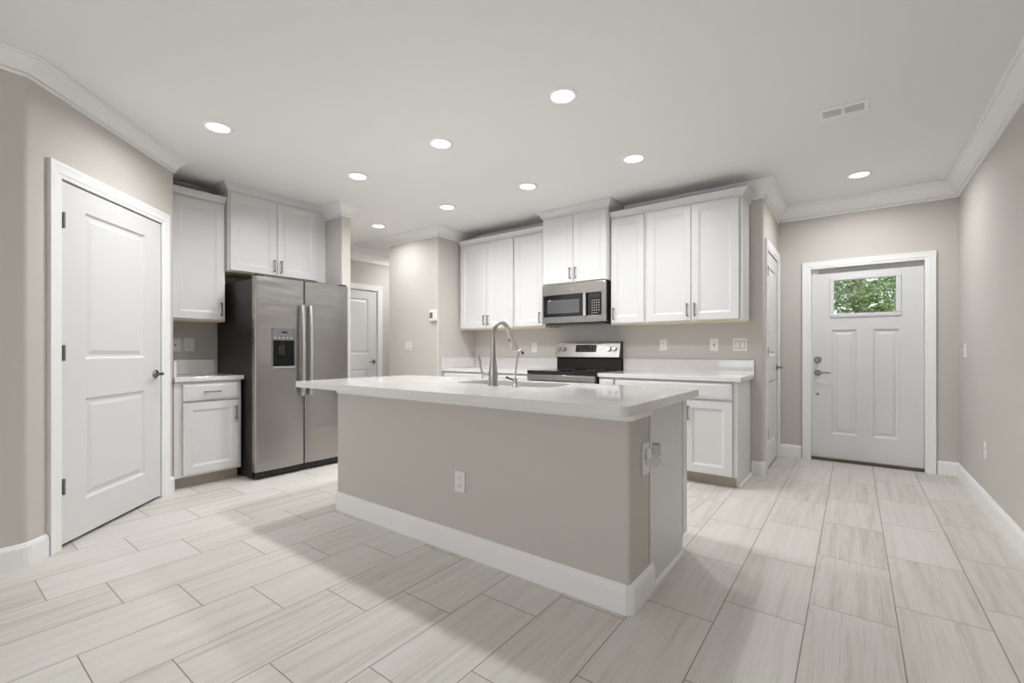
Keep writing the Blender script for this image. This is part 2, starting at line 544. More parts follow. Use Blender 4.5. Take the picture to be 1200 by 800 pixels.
# rooms behind closed doors, so the gaps under the doors read dark
bm = BM(); box(bm, -1.9, -0.8, 6.0, 6.1, 0, CEIL); box(bm, -2.0, -1.9, YR + WT, 6.1, 0, CEIL)
struct('wall_closet', bm, M_WALL)
bm = BM(); box(bm, -5.3, XL - WT, 0.28 - 1.2, 0.18 - 1.2, 0, CEIL); box(bm, XF - WT, XF, -1.0, YP - 0.6, 0, CEIL)
struct('wall_pantry_inside', bm, M_WALL)
bm = BM(); box(bm, XH - 1.2, XH - 1.1, 3.5, 5.2, 0, CEIL)
box(bm, XH - 1.2, XH - WT, 3.4, 3.5, 0, CEIL); box(bm, XH - 1.2, XH - WT, 5.1, 5.2, 0, CEIL); box(bm, XH - 1.2, -6.55, 3.4, 5.2, CEIL - 0.1, CEIL); box(bm, XH - 1.2, -6.6, 3.4, 5.2, -0.1, 0)
struct('wall_beyond_hall_door', bm, M_WALL)

# ------------------------------------------------------------------ mouldings
def crown_prof(zb, proj=0.085):
    h = CEIL - zb
    pts = [(0.0, zb), (0.013, zb), (0.018, zb + 0.05 * h), (0.018, zb + 0.11 * h), (0.011, zb + 0.13 * h), (0.011, zb + 0.16 * h), (0.022, zb + 0.18 * h)]
    for k in range(1, 8):                       # cove
        t = k / 7
        pts.append((0.022 + (proj * 0.80 - 0.022) * (t ** 1.7), zb + h * (0.17 + 0.63 * t ** 0.85)))
    pts += [(proj * 0.80, zb + 0.84 * h), (proj * 0.93, zb + 0.84 * h), (proj * 0.93, zb + 0.87 * h), (proj * 1.0, zb + 0.90 * h), (proj, CEIL - 0.0005), (0.0, CEIL - 0.0005)]
    return pts
BASE = [(0, 0), (0.017, 0), (0.017, 0.098), (0.0155, 0.110), (0.011, 0.118), (0.007, 0.127), (0.0, 0.130)]

bm = BM(); sweep(bm, [(XL, YB), CORN, PCOR, (XF, YP), (XF, 1.822)], crown_prof(2.64, 0.095))
struct('trim_1', bm, M_TRIM, 'white crown moulding above the pantry door', 'crown moulding')
bm = BM(); sweep(bm, [(-4.72, YS0), (XS, YS0), (XS, YS1), (XH, YS1), (XH, 5.9)], crown_prof(2.612))
struct('trim_2', bm, M_TRIM, 'white crown moulding on the stub wall and into the side hall', 'crown moulding')
bm = BM(); sweep(bm, [(XT0, 5.9), (XT0, YT), (XT1, YT), (XT1, YR), (-2.862, YR)], crown_prof(2.622))
struct('trim_3', bm, M_TRIM, 'white crown moulding above the thermostat', 'crown moulding')
bm = BM(); sweep(bm, [(-2.04, YR), (XE, YR), (XE, YE), (XR, YE), (XR, YB)], crown_prof(2.585, 0.095))
struct('trim_4', bm, M_TRIM, 'white crown moulding round the entry hall and right wall', 'crown moulding')

def offs(p, q, d):
    v = (Vector(q) - Vector(p)).normalized() * d
    return (p[0] + v.x, p[1] + v.y)
bm = BM(); sweep(bm, fillet([(XL, YB), CORN, dg(2.925)], 0.035, 2), BASE)
struct('baseboard_left', bm, M_TRIM, 'white baseboard at the foot of the left wall', 'baseboard')
bm = BM(); sweep(bm, [dg(4.062), offs(PCOR, dg(3), 0.02), (PCOR[0] - 0.02, YP), (PCOR[0] - 0.03, YP)], BASE)
struct('baseboard_pantry', bm, M_TRIM)
bm = BM(); sweep(bm, [(-0.770, YR), (XE - 0.02, YR), (XE, YR + 0.02), (XE, 4.853)], BASE)
struct('baseboard_range', bm, M_TRIM, 'short white baseboard between base cabinet and hall door', 'baseboard')
bm = BM(); sweep(bm, [(XE + 0.022, YE), (-0.452, YE)], BASE)
struct('baseboard_entry_left', bm, M_TRIM, 'white baseboard left of the entry door', 'baseboard')
bm = BM(); sweep(bm, [(0.634, YE), (XR, YE), (XR, YB)], BASE)
struct('baseboard_right', bm, M_TRIM, 'white baseboard along the right wall', 'baseboard')
bm = BM(); sweep(bm, [(XT0, 5.9), (XT0, YT), (XT1 - 0.001, YT)], BASE)
struct('baseboard_thermostat', bm, M_TRIM)

def casing(bm, x0, x1, ztop, w=0.088, y0=-0.02):
    """local coords, opening x0..x1; front towards -y, stepped profile with mitred head"""
    prof = [(0, 0), (0, -0.011), (0.008, -0.014), (0.02, -0.014), (0.026, -0.018), (0.055, -0.019), (0.074, -0.022), (w, -0.022), (w, 0)]
    path = [(x0, 0), (x0, ztop), (x1, ztop), (x1, 0)]
    rings = []
    for (x, z), (mx, mz) in zip(path, ((-1, 0), (-1, 1), (1, 1), (1, 0))):
        rings.append([bm.verts.new((x + mx * o, y, z + mz * o)) for o, y in prof])
    n = len(prof)
    for a, b in zip(rings, rings[1:]):
        for k in range(n):
            bm.faces.new((a[k], a[(k + 1) % n], b[(k + 1) % n], b[k]))
    bm.faces.new(rings[0][::-1]); bm.faces.new(rings[-1])
    # jamb lining
    for xa, xb in ((x0 - 0.012, x0), (x1, x1 + 0.012)):
        box(bm, xa, xb, -0.004, 0.11, 0.0, ztop)
    box(bm, x0 - 0.012, x1 + 0.012, -0.004, 0.11, ztop, ztop + 0.012)

def place(o, loc, rot):
    o.location = [c * S for c in loc]; o.rotation_euler = (0, 0, rot)
    return o

DOOR_RINGS = [(0.003, 0.002), (0.014, 0.012), (0.028, 0.013), (0.054, 0.004)]
def lever(parent, x, z, side, y=0.0, mat=M_PULL):
    """lever set; side -1 lever points to -x"""
    bm = BM()
    lathe(bm, [(0.033, 0), (0.033, -0.006), (0.026, -0.012), (0.012, -0.014), (0.012, -0.05)], 24, (x, y, z), 'y')
    tube(bm, [(x, y - 0.05, z), (x + side * 0.03, y - 0.055, z), (x + side * 0.07, y - 0.055, z + 0.004), (x + side * 0.115, y - 0.05, z - 0.002)], [0.012, 0.010, 0.008, 0.007], 10)
    o = obj('lever_handle', bm, mat, parent); o['label'] = 'satin nickel lever handle'
    return o
def hinge(parent, x, z, y):
    bm = BM()
    box(bm, x - 0.004, x + 0.015, y - 0.003, y, z - 0.045, z + 0.045)
    tube(bm, [(x + 0.004, y - 0.010, z - 0.047), (x + 0.004, y - 0.010, z + 0.047)], 0.007, 10)
    return obj('hinge', bm, M_PULL, parent)

def interior_door(n, a0, a1, ztop, loc, rot, label, lever_side, hinges, recess=0.012):
    """leaf in local coords (x along wall, front -y); origin at loc"""
    w = a1 - a0
    bm = BM()
    st = 0.185 * w / 0.94
    panel_front(bm, 0, w, 0.022, ztop, recess, 0.036,
                [(st, w - st, 1.112, ztop - 0.135), (st, w - st, 0.238, 0.868)], DOOR_RINGS)
    d = obj('door_%d' % n, bm, M_DOOR)
    d['kind'] = 'structure'; d['label'] = label; d['category'] = 'door'
    place(d, loc, rot)
    if lever_side: lever(d, w - 0.065 if lever_side < 0 else 0.065, 0.985, lever_side, recess)
    if hinges:
        for z in (1.935, 1.152, 0.362): hinge(d, 0.006, z, recess)
    return d

# pantry door on the diagonal
p = dg(3.022)
interior_door(1, 3.022, 3.964, 2.165, (p[0], p[1], 0), R135, 'white two-panel pantry door on the diagonal wall at left', -1, True, -0.002)
bm = BM(); casing(bm, -0.004, 0.946, 2.175)
o = struct('trim_5', bm, M_TRIM, 'white casing around the pantry door', 'door casing'); place(o, (p[0], p[1], 0), R135)
# door at the end of the side hall
interior_door(2, 3.895, 4.752, 2.15, (XH, 3.895, 0), R90, 'white panelled door at the end of the side hall, right of the refrigerator', -1, False)
bm = BM(); casing(bm, -0.004, 0.861, 2.158)
o = struct('trim_6', bm, M_TRIM, 'white casing around the side hall door', 'door casing'); place(o, (XH, 3.895, 0), R90)
# closet door on the left of the entry hall
interior_door(3, 4.962, 5.748, 2.13, (XE, 4.962, 0), R90, 'narrow white hall door beside the right end of the range wall', -1, True, -0.002)
bm = BM(); casing(bm, -0.004, 0.790, 2.138)
o = struct('trim_7', bm, M_TRIM, 'white casing around the narrow hall door', 'door casing'); place(o, (XE, 4.962, 0), R90)

# entry door with a lite
def entry_door():
    y = 0.035
    w = DX1 - DX0
    bm = BM()
    xo = -DX0
    wx0, wx1, wz0, wz1 = -0.196 + xo, 0.370 + xo, 1.522, 1.935
    panel_front(bm, 0.003, w - 0.003, 0.03, 1.985, y, 0.042,
                [(-0.185 + xo, 0.028 + xo, 0.285, 1.385), (0.160 + xo, 0.366 + xo, 0.285, 1.385), (wx0, wx1, wz0, wz1)], DOOR_RINGS)
    # cut the lite: drop faces of the third panel, keep a frame
    kill = [f for f in bm.faces if wx0 - 1e-4 <= f.calc_center_median().x <= wx1 + 1e-4 and wz0 - 1e-4 <= f.calc_center_median().z <= wz1 + 1e-4 and f.calc_center_median().y < y + 0.02]
    bmesh.ops.delete(bm, geom=kill, context='FACES')
    # open back: replace back face by four strips
    bk = [f for f in bm.faces if abs(f.calc_center_median().y - (y + 0.042)) < 1e-5]
    bmesh.ops.delete(bm, geom=bk, context='FACES_ONLY')
    Y2 = y + 0.042
    for a, b, c, d in ((0.003, w - 0.003, 0.03, wz0), (0.003, w - 0.003, wz1, 1.985), (0.003, wx0, wz0, wz1), (wx1, w - 0.003, wz0, wz1)):
        v = [bm.verts.new(q) for q in ((a, Y2, c), (b, Y2, c), (b, Y2, d), (a, Y2, d))]
        bm.faces.new(v)
    d = obj('door_4', bm, M_DOOR)
    d['kind'] = 'structure'; d['label'] = 'white entry door with a small window near the top'; d['category'] = 'door'
    place(d, (DX0, YE, 0), 0)
    bm = BM()
    fw = 0.032
    for a, b, c, e in ((wx0 - 0.006, wx1 + 0.006, wz0 - 0.006, wz0 + fw), (wx0 - 0.006, wx1 + 0.006, wz1 - fw, wz1 + 0.006), (wx0 - 0.006, wx0 + fw, wz0 + fw, wz1 - fw), (wx1 - fw, wx1 + 0.006, wz0 + fw, wz1 - fw)):
        box(bm, a, b, y - 0.012, y + 0.05, c, e, 0.004)
    f = obj('window_frame', bm, M_DOOR, d)
    bm = BM(); box(bm, wx0 + fw - 0.004, wx1 - fw + 0.004, y + 0.018, y + 0.024, wz0 + fw - 0.004, wz1 - fw + 0.004)
    g = obj('window_pane', bm, M_PANE, f); g['label'] = 'clear glass pane showing green foliage'
    # hardware
    bm = BM(); lathe(bm, [(0.034, 0), (0.034, -0.008), (0.028, -0.018), (0.020, -0.020), (0.018, -0.028)], 28, (-0.306 + xo, y, 1.068), 'y')
    box(bm, -0.306 + xo - 0.006, -0.306 + xo + 0.006, y - 0.04, y - 0.028, 1.048, 1.088, 0.002)
    obj('deadbolt', bm, M_PULL, d)
    lever(d, -0.306 + xo, 0.930, 1, y)
    bm = BM(); lathe(bm, [(0.014, 0), (0.014, -0.004), (0.008, -0.008)], 18, (-0.306 + xo, y, 0.700), 'y')
    obj('lock_button', bm, M_PULL, d)
    bm = BM(); box(bm, -0.345 + xo, -0.235 + xo, y - 0.002, y, 0.832, 0.856, 0.001)
    obj('stuck_tape', bm, M_PLATE, d)
    # head stop strip, greyed to paint in the reveal's shade; metal catch at left end
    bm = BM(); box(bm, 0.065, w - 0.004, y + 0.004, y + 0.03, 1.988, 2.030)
    ws = obj('head_stop_shaded', bm, paint('head_stop_shade_grey', (0.52, 0.51, 0.50), 0.6, 50, 0.02), d); ws['label'] = 'head strip above the door leaf, greyed for shade'
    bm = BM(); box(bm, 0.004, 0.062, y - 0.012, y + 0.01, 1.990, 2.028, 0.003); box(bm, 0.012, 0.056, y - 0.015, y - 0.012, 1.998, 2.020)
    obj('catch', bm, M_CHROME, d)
    return d
entry_door()
bm = BM(); casing(bm, DX0 - DX0 - 0.002, DX1 - DX0 + 0.002, 2.035, 0.078)
o = struct('trim_8', bm, M_TRIM, 'white casing around the entry door', 'door casing'); place(o, (DX0, YE, 0), 0)
bm = BM(); box(bm, DX0 - 0.01, DX1 + 0.01, YE + 0.006, YE + 0.17, 0.0005, 0.026, 0.004)
struct('trim_9', bm, M_BRONZE, 'dark bronze threshold under the entry door', 'threshold')

# ------------------------------------------------------------------ island
IX0, IX1, IY0, IY1 = -3.055, -0.790, 1.915, 2.17
bm = BM(); prism(bm, rrect(IX0, IX1, IY0, IY1, 0.018), 0, 0.896)
struct('wall_island', bm, M_WALL, 'low greige half wall under the island countertop', 'half wall')
def ring_path(c=0.02):
    return [(IX0, IY1), (IX0, IY0 + c), (IX0 + c, IY0), (IX1 - c, IY0), (IX1, IY0 + c), (IX1, IY1 + 0.022)]
bm = BM(); sweep(bm, ring_path(0.018), [(0, 0), (0.018, 0), (0.018, 0.098), (0.016, 0.112), (0.010, 0.121), (0.006, 0.128), (0.0, 0.130)])
struct('baseboard_island', bm, M_TRIM, 'white baseboard at the foot of the island half wall', 'baseboard')
bm = BM(); sweep(bm, [(IX0, IY1), (IX0, IY0 + 0.02), (IX0 + 0.02, IY0), (IX1 - 0.02, IY0), (IX1, IY0 + 0.02), (IX1, IY1 + 0.001)],
                 [(0, 0.853), (0.009, 0.853), (0.013, 0.858), (0.013, 0.885), (0.018, 0.8985), (0, 0.8985)])
struct('trim_10', bm, M_TRIM, 'slim moulding under the island countertop', 'moulding')

CAB_RINGS = [(0.004, 0.0), (0.010, 0.003), (0.024, 0.009)]
def cab_door(parent, x0, x1, z0, z1, handle=None, frame=0.058):
    bm = BM()
    panel_front(bm, x0, x1, z0, z1, -0.021, 0.0205, [(x0 + frame, x1 - frame, z0 + frame, z1 - frame)], CAB_RINGS)
    es = [e for e in bm.edges if abs(e.verts[0].co.y + 0.021) < 1e-5 and abs(e.verts[1].co.y + 0.021) < 1e-5 and len(e.link_faces) == 2 and any(abs(f.normal.y) < 0.5 for f in e.link_faces)]
    d = obj('door', bm, M_CAB, parent)
    if handle: pull(d, *handle)
    return d
def drawer_front(parent, x0, x1, z0, z1, handle=True):
    bm = BM()
    panel_front(bm, x0, x1, z0, z1, -0.021, 0.0205, [(x0 + 0.012, x1 - 0.012, z0 + 0.012, z1 - 0.012)], [(0.006, -0.003)])
    d = obj('drawer', bm, M_CAB, parent)
    if handle: pull(d, (x0 + x1) / 2, (z0 + z1) / 2, 'h')
    return d
def pull(parent, x, z, ori='v', L=0.125, y=-0.021):
    """slim bar pull on two posts"""
    bm = BM()
    r = 0.0055
    if ori == 'v':
        box(bm, x - r, x + r, y - 0.034, y - 0.024, z - L / 2, z + L / 2, 0.002)
        for zz in (z - L / 2 + 0.010, z + L / 2 - 0.010): box(bm, x - r, x + r, y - 0.026, y + 0.001, zz - 0.006, zz + 0.006)
    else:
        box(bm, x - L / 2, x + L / 2, y - 0.034, y - 0.024, z - r, z + r, 0.002)
        for xx in (x - L / 2 + 0.010, x + L / 2 - 0.010): box(bm, xx - 0.006, xx + 0.006, y - 0.026, y + 0.001, z - r, z + r)
    o = obj('pull_handle', bm, M_PULL, parent)
    o['label'] = 'satin nickel bar pull'
    return o

# island cabinets open to the far side (towards the range)
t = thing('island_cabinet', 'white island base cabinet behind the greige half wall, plain end panel', 'cabinet', (IX1, 2.768, 0), PI)
# local x runs to -X, local y to -Y
bm = BM()
box(bm, 0.018, 2.255, 0.0, 0.596, 0.105, 0.690)
box(bm, 0.018, 0.640, 0.0, 0.596, 0.690, 0.8975); box(bm, 1.545, 2.255, 0.0, 0.596, 0.690, 0.8975); box(bm, 0.640, 1.545, 0.0, 0.040, 0.690, 0.8975); box(bm, 0.640, 1.545, 0.500, 0.596, 0.690, 0.8975)
obj('body', bm, M_CAB, t)
bm = BM(); prism(bm, [(0, 0), (0.018, 0), (0.018, 0.596), (0, 0.596)], 0.105, 0.8975); box(bm, 0, 0.018, 0.07, 0.596, 0.0, 0.105)
box(bm, -0.004, 0.0, 0.0, 0.075, 0.105, 0.8975)
obj('end_panel', bm, M_CAB, t)
bm = BM(); box(bm, 0.02, 2.25, 0.07, 0.09, 0.0, 0.105)
obj('toe_kick', bm, M_TOE, t)
for x0, x1, k in ((0.03, 0.46, 1), (0.47, 0.90, -1), (0.92, 1.35, 1), (1.36, 1.79, -1), (1.81, 2.24, 1)):
    cab_door(t, x0, x1, 0.115, 0.735, (x1 - 0.03 if k > 0 else x0 + 0.03, 0.65))
    drawer_front(t, x0, x1, 0.745, 0.885)
bm = BM(); sweep(bm, [(IX1 + 0.0005, IY1 + 0.0235), (IX1 + 0.0005, 2.70)], [(0, 0), (0.012, 0), (0.012, 0.012), (0.008, 0.018), (0, 0.021)])
struct('trim_11', bm, M_TRIM, 'thin white shoe moulding under the island end panel', 'shoe moulding')

# slab with the sink cut-out
SX0, SX1, SY0, SY1 = -2.275, -1.495, 2.335, 2.690
t = thing('island_countertop', 'long white quartz countertop of the island with a sink cut-out', 'countertop', (0, 0, 0))
bm = BM(); slab(bm, rrect(-3.305, -0.722, 1.722, 2.812, 0.035, 8), 0.899, 0.940, rrect(SX0, SX1, SY0, SY1, 0.07, 8))
es = [e for e in bm.edges if e.calc_length() > 0 and abs(e.verts[0].co.z - 0.940) < 1e-5 and abs(e.verts[1].co.z - 0.940) < 1e-5 and any(abs(f.normal.z) < 0.3 for f in e.link_faces)]
ct = obj('countertop_slab', bm, M_QUARTZ, t)

# undermount sink
t = thing('kitchen_sink', 'undermount stainless sink let into the island countertop', 'sink', ((SX0 + SX1) / 2, (SY0 + SY1) / 2, 0.70))
bm = BM()
cx, cy = (SX0 + SX1) / 2, (SY0 + SY1) / 2
def ringv(x0, x1, y0, y1, r, z): return [bm.verts.new((a - cx, b - cy, z - 0.70)) for a, b in rrect(x0, x1, y0, y1, r, 8)]
rs = [ringv(SX0 - 0.02, SX1 + 0.02, SY0 - 0.02, SY1 + 0.02, 0.075, 0.8975), ringv(SX0 - 0.004, SX1 + 0.004, SY0 - 0.004, SY1 + 0.004, 0.072, 0.8975),
      ringv(SX0, SX1, SY0, SY1, 0.07, 0.885), ringv(SX0 + 0.008, SX1 - 0.008, SY0 + 0.008, SY1 - 0.008, 0.07, 0.74), ringv(SX0 + 0.03, SX1 - 0.03, SY0 + 0.03, SY1 - 0.03, 0.06, 0.715)]
for a, b in zip(rs, rs[1:]):
    for k in range(len(a)):
        f = bm.faces.new((a[k], a[(k + 1) % len(a)], b[(k + 1) % len(a)], b[k])); f.smooth = True
bm.faces.new(rs[-1])
obj('basin', bm, M_SINK, t)
bm = BM(); lathe(bm, [(0.045, 0.016), (0.042, 0.019), (0.03, 0.016), (0.0295, 0.0155)], 24); obj('drain', bm, M_CHROME, t)

# main faucet
FX, FY = -1.848, 2.262
t = thing('kitchen_faucet', 'tall gooseneck pull-down faucet in brushed nickel on the island', 'faucet', (FX, FY, 0.940))
bm = BM()
lathe(bm, [(0.031, 0.0), (0.031, 0.008), (0.029, 0.012), (0.0285, 0.09), (0.024, 0.13), (0.018, 0.18), (0.0155, 0.23)], 28)
obj('base', bm, M_NICKEL, t)
bm = BM()
R_ = 0.085
pts = [(0, 0, 0.225), (0, 0, 0.29), (0, 0, 0.325)]
for k in range(1, 15):
    a = PI * k / 15 * 0.93
    pts.append((0, R_ - R_ * math.cos(a), 0.325 + R_ * math.sin(a)))
last = Vector(pts[-1]); dirv = (Vector(pts[-1]) - Vector(pts[-2])).normalized()
pts.append(tuple(last + dirv * 0.02))
tube(bm, pts, 0.0152, 16); obj('neck', bm, M_NICKEL, t)
e0 = last + dirv * 0.018
bm = BM(); tube(bm, [e0, e0 + dirv * 0.01, e0 + dirv * 0.06, e0 + dirv * 0.11, e0 + dirv * 0.125], [0.0165, 0.018, 0.018, 0.025, 0.026], 18)
sp = obj('spray_head', bm, M_NICKEL, t)
bm = BM(); q = e0 + dirv * 0.045; box(bm, q.x - 0.004, q.x + 0.004, q.y - 0.023, q.y - 0.016, q.z - 0.02, q.z + 0.02, 0.002)
obj('spray_button', bm, M_GREY, sp)
bm = BM()
tube(bm, [(-0.025, 0, 0.075), (-0.055, 0, 0.075), (-0.072, 0, 0.075)], [0.019, 0.019, 0.017], 18)
h = obj('handle_hub', bm, M_NICKEL, t)
bm = BM(); tube(bm, [(-0.066, 0, 0.07), (-0.092, -0.002, 0.085), (-0.105, -0.004, 0.12), (-0.11, -0.004, 0.165), (-0.120, -0.004, 0.19)], [0.010, 0.008, 0.007, 0.009, 0.008], 12)
obj('lever', bm, M_NICKEL, t)

# small filtered-water tap
t = thing('water_tap', 'slim filtered-water tap with black-tipped lever beside the main faucet', 'tap', (-1.655, 2.240, 0.940))
bm = BM(); lathe(bm, [(0.021, 0), (0.021, 0.006), (0.015, 0.010), (0.0145, 0.05), (0.010, 0.058)], 22); obj('base', bm, M_CHROME, t)
bm = BM()
pts = [(0, 0, 0.055), (0, 0.006, 0.11), (0, 0.018, 0.165), (0, 0.032, 0.205)]
for k in range(1, 8):
    a = PI * k / 7 * 0.8
    pts.append((0, 0.055 - 0.024 * math.cos(a), 0.205 + 0.024 * math.sin(a)))
tube(bm, pts, 0.0052, 12); obj('spout', bm, M_CHROME, t)
bm = BM(); e = Vector(pts[-1]); tube(bm, [e, e + Vector((0, 0.006, -0.014))], [0.008, 0.008], 12); obj('spout_tip', bm, M_BLACK, t)
bm = BM(); tube(bm, [(-0.010, -0.004, 0.045), (-0.03, -0.01, 0.052), (-0.058, -0.018, 0.062)], [0.006, 0.005, 0.007], 10); obj('lever', bm, M_BLACK, t)

# ------------------------------------------------------------------ cabinets
def upper(name, label, group, loc, rot, w, d, h, doors, crown_ends=(0, 0), crown_z=None, proj=0.05, ctop=None, y_stile=None):
    """wall cabinet; origin bottom-left-front of the box, local z from 0 to h"""
    t = thing(name, label, 'cabinet', loc, rot, group)
    bm = BM(); box(bm, 0, w, 0, d, 0.012, h)
    obj('body', bm, M_CAB, t)
    bm = BM(); box(bm, 0.001, w - 0.001, 0.001, d - 0.002, 0, 0.012)
    o = obj('bottom_panel', bm, M_MAPLE, t); o['label'] = 'cream wood underside'
    for x0, x1, z0, z1, hd in doors: cab_door(t, x0, x1, z0, z1, hd)
    # crown
    zb = crown_z if crown_z is not None else h - 0.016
    zt = ctop if ctop is not None else h + 0.046
    hh = zt - zb
    prof = [(0, zb), (0.006, zb), (0.010, zb + 0.12 * hh), (0.014, zb + 0.2 * hh)]
    for k in range(1, 7):
        q = k / 6
        prof.append((0.014 + (proj * 0.82 - 0.014) * q ** 1.6, zb + hh * (0.2 + 0.62 * q ** 0.85)))
    prof += [(proj * 0.88, zb + 0.86 * hh), (proj, zb + 0.9 * hh), (proj, zt), (0, zt)]
    path = []
    if crown_ends[0]: path += [(0, d - 0.001), (0, 0)]
    else: path += [(0, 0)]
    if crown_ends[1]: path += [(w, 0), (w, d - 0.001)]
    else: path += [(w, 0)]
    bm = BM(); sweep(bm, path, prof)
    obj('crown_moulding', bm, M_CAB, t)
    return t

G_R = 'wall cabinets above the range counter'
YU = 4.465
dU = YR - YU - 0.002
ZU = 1.438
HU = 1.128           # box height up to the crown
def xx(a, b): return (a, b)
# left pair
x0 = -4.215
upper('wall_cabinet', 'white double-door wall cabinet in the left corner of the range wall', G_R, (x0, YU, ZU), 0, 0.905, dU, HU,
      [(0.030, 0.470, 0.018, 1.103, (0.440, 0.115)), (0.478, 0.896, 0.018, 1.103, (0.508, 0.115))], (0, 0))
upper('wall_cabinet', 'white single-door wall cabinet directly left of the microwave', G_R, (x0 + 0.906, YU, ZU), 0, -2.866 - (x0 + 0.906), dU, HU,
      [(0.016, 0.418, 0.018, 1.103, (0.385, 0.115))], (0, 0))
# over the microwave: deeper and taller
YM = 4.405
upper('wall_cabinet', 'white double-door wall cabinet above the microwave, reaching the ceiling', G_R, (-2.855, YM, 1.908), 0, 0.806, YR - YM - 0.002, 0.775,
      [(0.010, 0.400, 0.012, 0.742, (0.370, 0.105)), (0.406, 0.796, 0.012, 0.742, (0.436, 0.105))], (1, 1), 0.752, 0.06, CEIL - 1.908 - 0.001)
# right of the microwave
upper('wall_cabinet', 'white single-door wall cabinet directly right of the microwave', G_R, (-2.044, YU, ZU - 0.002), 0, 0.376, dU, HU,
      [(0.012, 0.362, 0.018, 1.103, (0.042, 0.115))], (0, 0))
upper('wall_cabinet', 'white double-door wall cabinet at the right end of the range wall', G_R, (-1.667, YU, ZU - 0.002), 0, 0.882, dU, HU,
      [(0.022, 0.440, 0.018, 1.103, (0.410, 0.115)), (0.447, 0.852, 0.018, 1.103, (0.477, 0.115))], (0, 1))

# beside and above the refrigerator
G_F = 'cabinets of the refrigerator wall'
XU = -4.785
upper('wall_cabinet', 'white single-door wall cabinet between the pantry door and the refrigerator', G_F, (XU, YP + 0.002, ZU), R90, 0.490, XU - XF - 0.002, HU,
      [(0.060, 0.478, 0.018, 1.103, (0.448, 0.115))], (0, 0))
XC = -4.72
upper('wall_cabinet', 'white double-door cabinet above the refrigerator', G_F, (XC, 1.828, 1.916), R90, 0.990, XC - XF - 0.002, 0.785,
      [(0.014, 0.446, 0.014, 0.752, (0.414, 0.105)), (0.453, 0.880, 0.014, 0.752, (0.485, 0.105))], (1, 0), 0.762, 0.06, CEIL - 1.916 - 0.001)

def base_cab(label, group, loc, rot, w, d, fronts, end_panel=None):
    t = thing('base_cabinet', label, 'cabinet', loc, rot, group)
    bm = BM(); box(bm, 0, w, 0, d, 0.098, 0.903); obj('body', bm, M_CAB, t)
    bm = BM(); box(bm, 0.0, w - (0.018 if end_panel else 0), 0.075, 0.092, 0.0, 0.098); o = obj('toe_kick', bm, M_TOE, t); o['label'] = 'tan toe kick board'
    if end_panel:
        bm = BM(); box(bm, w - 0.018, w, 0.075, d, 0.0, 0.098); obj('side_panel', bm, M_CAB, t)
    for kind, a in fronts:
        (cab_door if kind == 'd' else drawer_front)(t, *a)
    return t
G_B = 'base cabinets'
base_cab('white base cabinet with one drawer and one door left of the refrigerator', G_B, (-4.505, YP + 0.002, 0), R90, 0.516, 0.612,
         [('w', (0.060, 0.492, 0.742, 0.880)), ('d', (0.060, 0.492, 0.118, 0.722, (0.462, 0.610)))])
YBF = 4.172
base_cab('white base cabinet at the right end of the range counter', G_B, (-1.865, YBF, 0), 0, 1.090, YR - YBF - 0.002,
         [('w', (0.012, 1.052, 0.752, 0.888, False)), ('d', (0.012, 0.655, 0.108, 0.730)), ('d', (0.668, 1.052, 0.108, 0.730, (0.700, 0.62)))], True)
base_cab('white narrow base cabinet directly right of the range', G_B, (-2.036, YBF, 0), 0, 0.170, YR - YBF - 0.002,
         [('w', (0.010, 0.158, 0.752, 0.888, False)), ('d', (0.010, 0.158, 0.108, 0.730))])
base_cab('white base cabinet directly left of the range', G_B, (-3.552, YBF, 0), 0, 0.664, YR - YBF - 0.002,
         [('w', (0.010, 0.652, 0.752, 0.888)), ('d', (0.010, 0.652, 0.108, 0.730, (0.62, 0.62)))])
base_cab('white base cabinet in the left corner below the range counter', G_B, (-4.236, YBF, 0), 0, 0.682, YR - YBF - 0.002,
         [('w', (0.040, 0.670, 0.752, 0.888)), ('d', (0.040, 0.670, 0.108, 0.730, (0.07, 0.62)))])
bm = BM(); sweep(bm, [(-0.775, YBF + 0.076), (-0.775, YR)], [(0.0005, 0), (0.012, 0), (0.012, 0.012), (0.008, 0.018), (0.0005, 0.021)])
struct('trim_12', bm, M_TRIM, 'thin white shoe moulding at the end of the range cabinets', 'shoe moulding')

def counter(label, x0, x1, yf, right_open=False, side=None):
    t = thing('countertop', label, 'countertop', (x0, yf, 0.904))
    w, d = x1 - x0, YR - yf - 0.002
    bm = BM(); slab(bm, [(0, 0), (w, 0), (w, d), (0, d)], 0, 0.038); obj('countertop_slab', bm, M_QUARTZ, t)
    bm = BM(); box(bm, 0 if side is None else 0.021, w, d - 0.02, d, 0.0382, 0.172, 0.002); obj('backsplash', bm, M_QUARTZ, t)
    if side:
        bm = BM(); box(bm, 0.001, 0.021, 0.0, d, 0.0382, 0.172, 0.002); obj('side_splash', bm, M_QUARTZ, t)
    return t
counter('white quartz countertop right of the range with a low backsplash', -2.040, -0.745, 4.142)
counter('white quartz countertop left of the range with backsplash and side splash', XT1 + 0.001, -2.886, 4.142, side=True)
t = thing('countertop', 'short white quartz countertop beside the refrigerator', 'countertop', (-4.478, YP + 0.001, 0.904), R90)
w, d = 0.533, XF * -1 - 4.478 - 0.002
bm = BM(); slab(bm, [(0, 0), (w, 0), (w, d), (0, d)], 0, 0.038); obj('countertop_slab', bm, M_QUARTZ, t)
bm = BM(); box(bm, 0.021, 0.515, d - 0.02, d, 0.0382, 0.175, 0.002); obj('backsplash', bm, M_QUARTZ, t)
bm = BM(); box(bm, 0.001, 0.021, 0.03, d, 0.0382, 0.172, 0.002); obj('side_splash', bm, M_QUARTZ, t)

